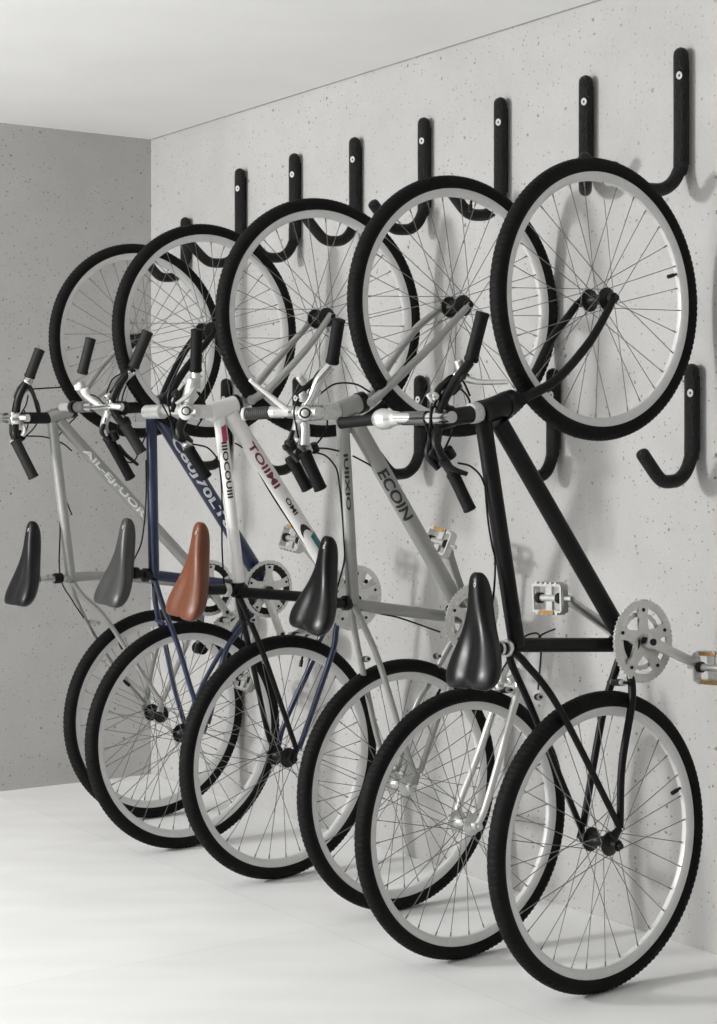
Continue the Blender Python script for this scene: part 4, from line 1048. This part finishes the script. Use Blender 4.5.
# ------------------------------------------------------------------ wall hooks
def hook_mesh_build(top, bottom, swing, name, s, reach, zf):
    """foam-sleeved J hook: flattened upright on the wall, round curl out into the room, tip turned up"""
    R = Matrix.Rotation(math.radians(swing), 3, 'Z')
    H = top - bottom
    r = .0185
    b = MB().use('foam')
    z0 = bottom + r
    prof = [(0, top-.02), (0, z0+.085), (.006, z0+.052), (.022, z0+.023), (.046, z0+.005), (.072, z0), (.098, z0+.001), (.118, z0+.012), (.142, z0+.036), (.170, z0+.066)]
    prof = [(a*reach, z if a < .08 else z0 + (z-z0)*zf) for a, z in prof]; r2 = .0165
    pts = [R @ (WN*a) + Vector((0,0,z)) for a, z in prof]
    b.tube(pts, [r, r] + [r2]*(len(pts)-2), 20, True)
    # rounded ends
    b.tube([pts[0], pts[0]+Vector((0,0,.008)), pts[0]+Vector((0,0,.015)), pts[0]+Vector((0,0,.019))], [r, r*.93, r*.66, r*.2], 20)
    d = (pts[-1]-pts[-2]).normalized()
    b.tube([pts[-1], pts[-1]+d*.006, pts[-1]+d*.010], [r2, r2*.85, r2*.35], 20)
    base = CORNER*0 + Vector((.862, 4.09, 0)) + WD*s + WN*.0225
    root = bpy.data.objects.new(name, None); COL.objects.link(root); root.location = base
    o = b.build('sleeve', root, ang=50)
    # wall plate
    pb = MB().use('black_metal'); pb.box(-WN*.0185 + Vector((0,0,(top+bottom)/2+.03)), WN*.0035, WD*.006, Vector((0,0,H/2-.06))); pb.build('wall_plate', root)
    # oval button near the top
    c = Vector((0,0,top-.073)); n = (WN*.9 - WD*.55).normalized(); t = n.cross(Vector((0,0,1)))
    bt = MB().use('sticker_white'); ring = [(math.cos(2*PI*i/20), math.sin(2*PI*i/20)) for i in range(20)]
    vs = [c + n*(r+h) + t*.0072*f*a + Vector((0,0,.0098*f*q)) for f, h in ((1,-.004),(1,.0012),(.34,.0012),(.34,-.004)) for a, q in ring]
    fs = [[l*20+i, l*20+(i+1)%20, ((l+1)%4)*20+(i+1)%20, ((l+1)%4)*20+i] for l in range(4) for i in range(20)]
    bt.add(vs, fs); bt.build('button', root)
    return root
order = ['nearest the camera at right', 'second from the camera, above the black front wheel', 'third from the camera, above the grey front wheel, right side',
         'fourth from the camera, above the grey front wheel, left side', 'fifth from the camera, right of the white front wheel top', 'sixth from the camera, left of the white front wheel top',
         'seventh from the camera, above the blue bicycle front wheel', 'farthest and lowest, next to the room corner']
low = ['nearest the camera, clear of the bicycles', 'second from the camera, behind the black bicycle front wheel', 'third from the camera, beside the grey down tube',
       'fourth from the camera, curling beside the white down tube', 'farthest from the camera, mostly hidden behind the white head tube']
iu = il = 0
for s, top, bot, kind, sw, reach, *zf in HOOKS:
    r = hook_mesh_build(top, bot, sw, 'wall_hook', s, reach, zf[0] if zf else 1)
    if kind == 'up': tag(r, 'black hook, upper row, ' + order[iu], 'hook', 'upper row of wall hooks'); iu += 1
    else: tag(r, 'black hook, lower row, ' + low[il], 'hook', 'lower row of wall hooks'); il += 1

# ------------------------------------------------------------------ light
def area(name, loc, target, size, size_y, power, col=(1,1,1)):
    l = bpy.data.lights.new(name, 'AREA'); l.shape = 'RECTANGLE'; l.size = size; l.size_y = size_y; l.energy = power; l.color = col
    o = bpy.data.objects.new(name, l); COL.objects.link(o); o.location = loc
    d = Vector(target) - Vector(loc); o.rotation_euler = d.to_track_quat('-Z', 'Y').to_euler()
    return o
area('window_daylight', (-5.0, 2.35, 2.28), (.3, 4.6, 1.1), .46, .46, 285, (1,.995,.985))
area('added_side_fill', (-3.6, 2.1, 1.35), (-.8, 3.2, .25), 2.8, 1.8, 74, (1,1,1))  # added soft fill, brightens the floor and, by bounce, the ceiling
w = bpy.data.worlds.new('World'); scene.world = w; w.use_nodes = True
bg = w.node_tree.nodes['Background']; bg.inputs['Color'].default_value = (1,.995,.985,1); bg.inputs['Strength'].default_value = .27

# ------------------------------------------------------------------ camera
cd = bpy.data.cameras.new('Camera'); cam = bpy.data.objects.new('Camera', cd); COL.objects.link(cam); scene.camera = cam
cam.location = (0, 0, 1.207); cam.rotation_euler = (PI/2, 0, 0)
cd.sensor_fit = 'VERTICAL'; cd.sensor_height = 36.; cd.lens = 1700/1024*36.
cd.shift_y = -59/1024; cd.clip_start = .05
vs = scene.view_settings; vs.view_transform = 'Standard'; vs.look = 'None'; vs.gamma = 1; vs.exposure = -.06; vs.use_curve_mapping = False
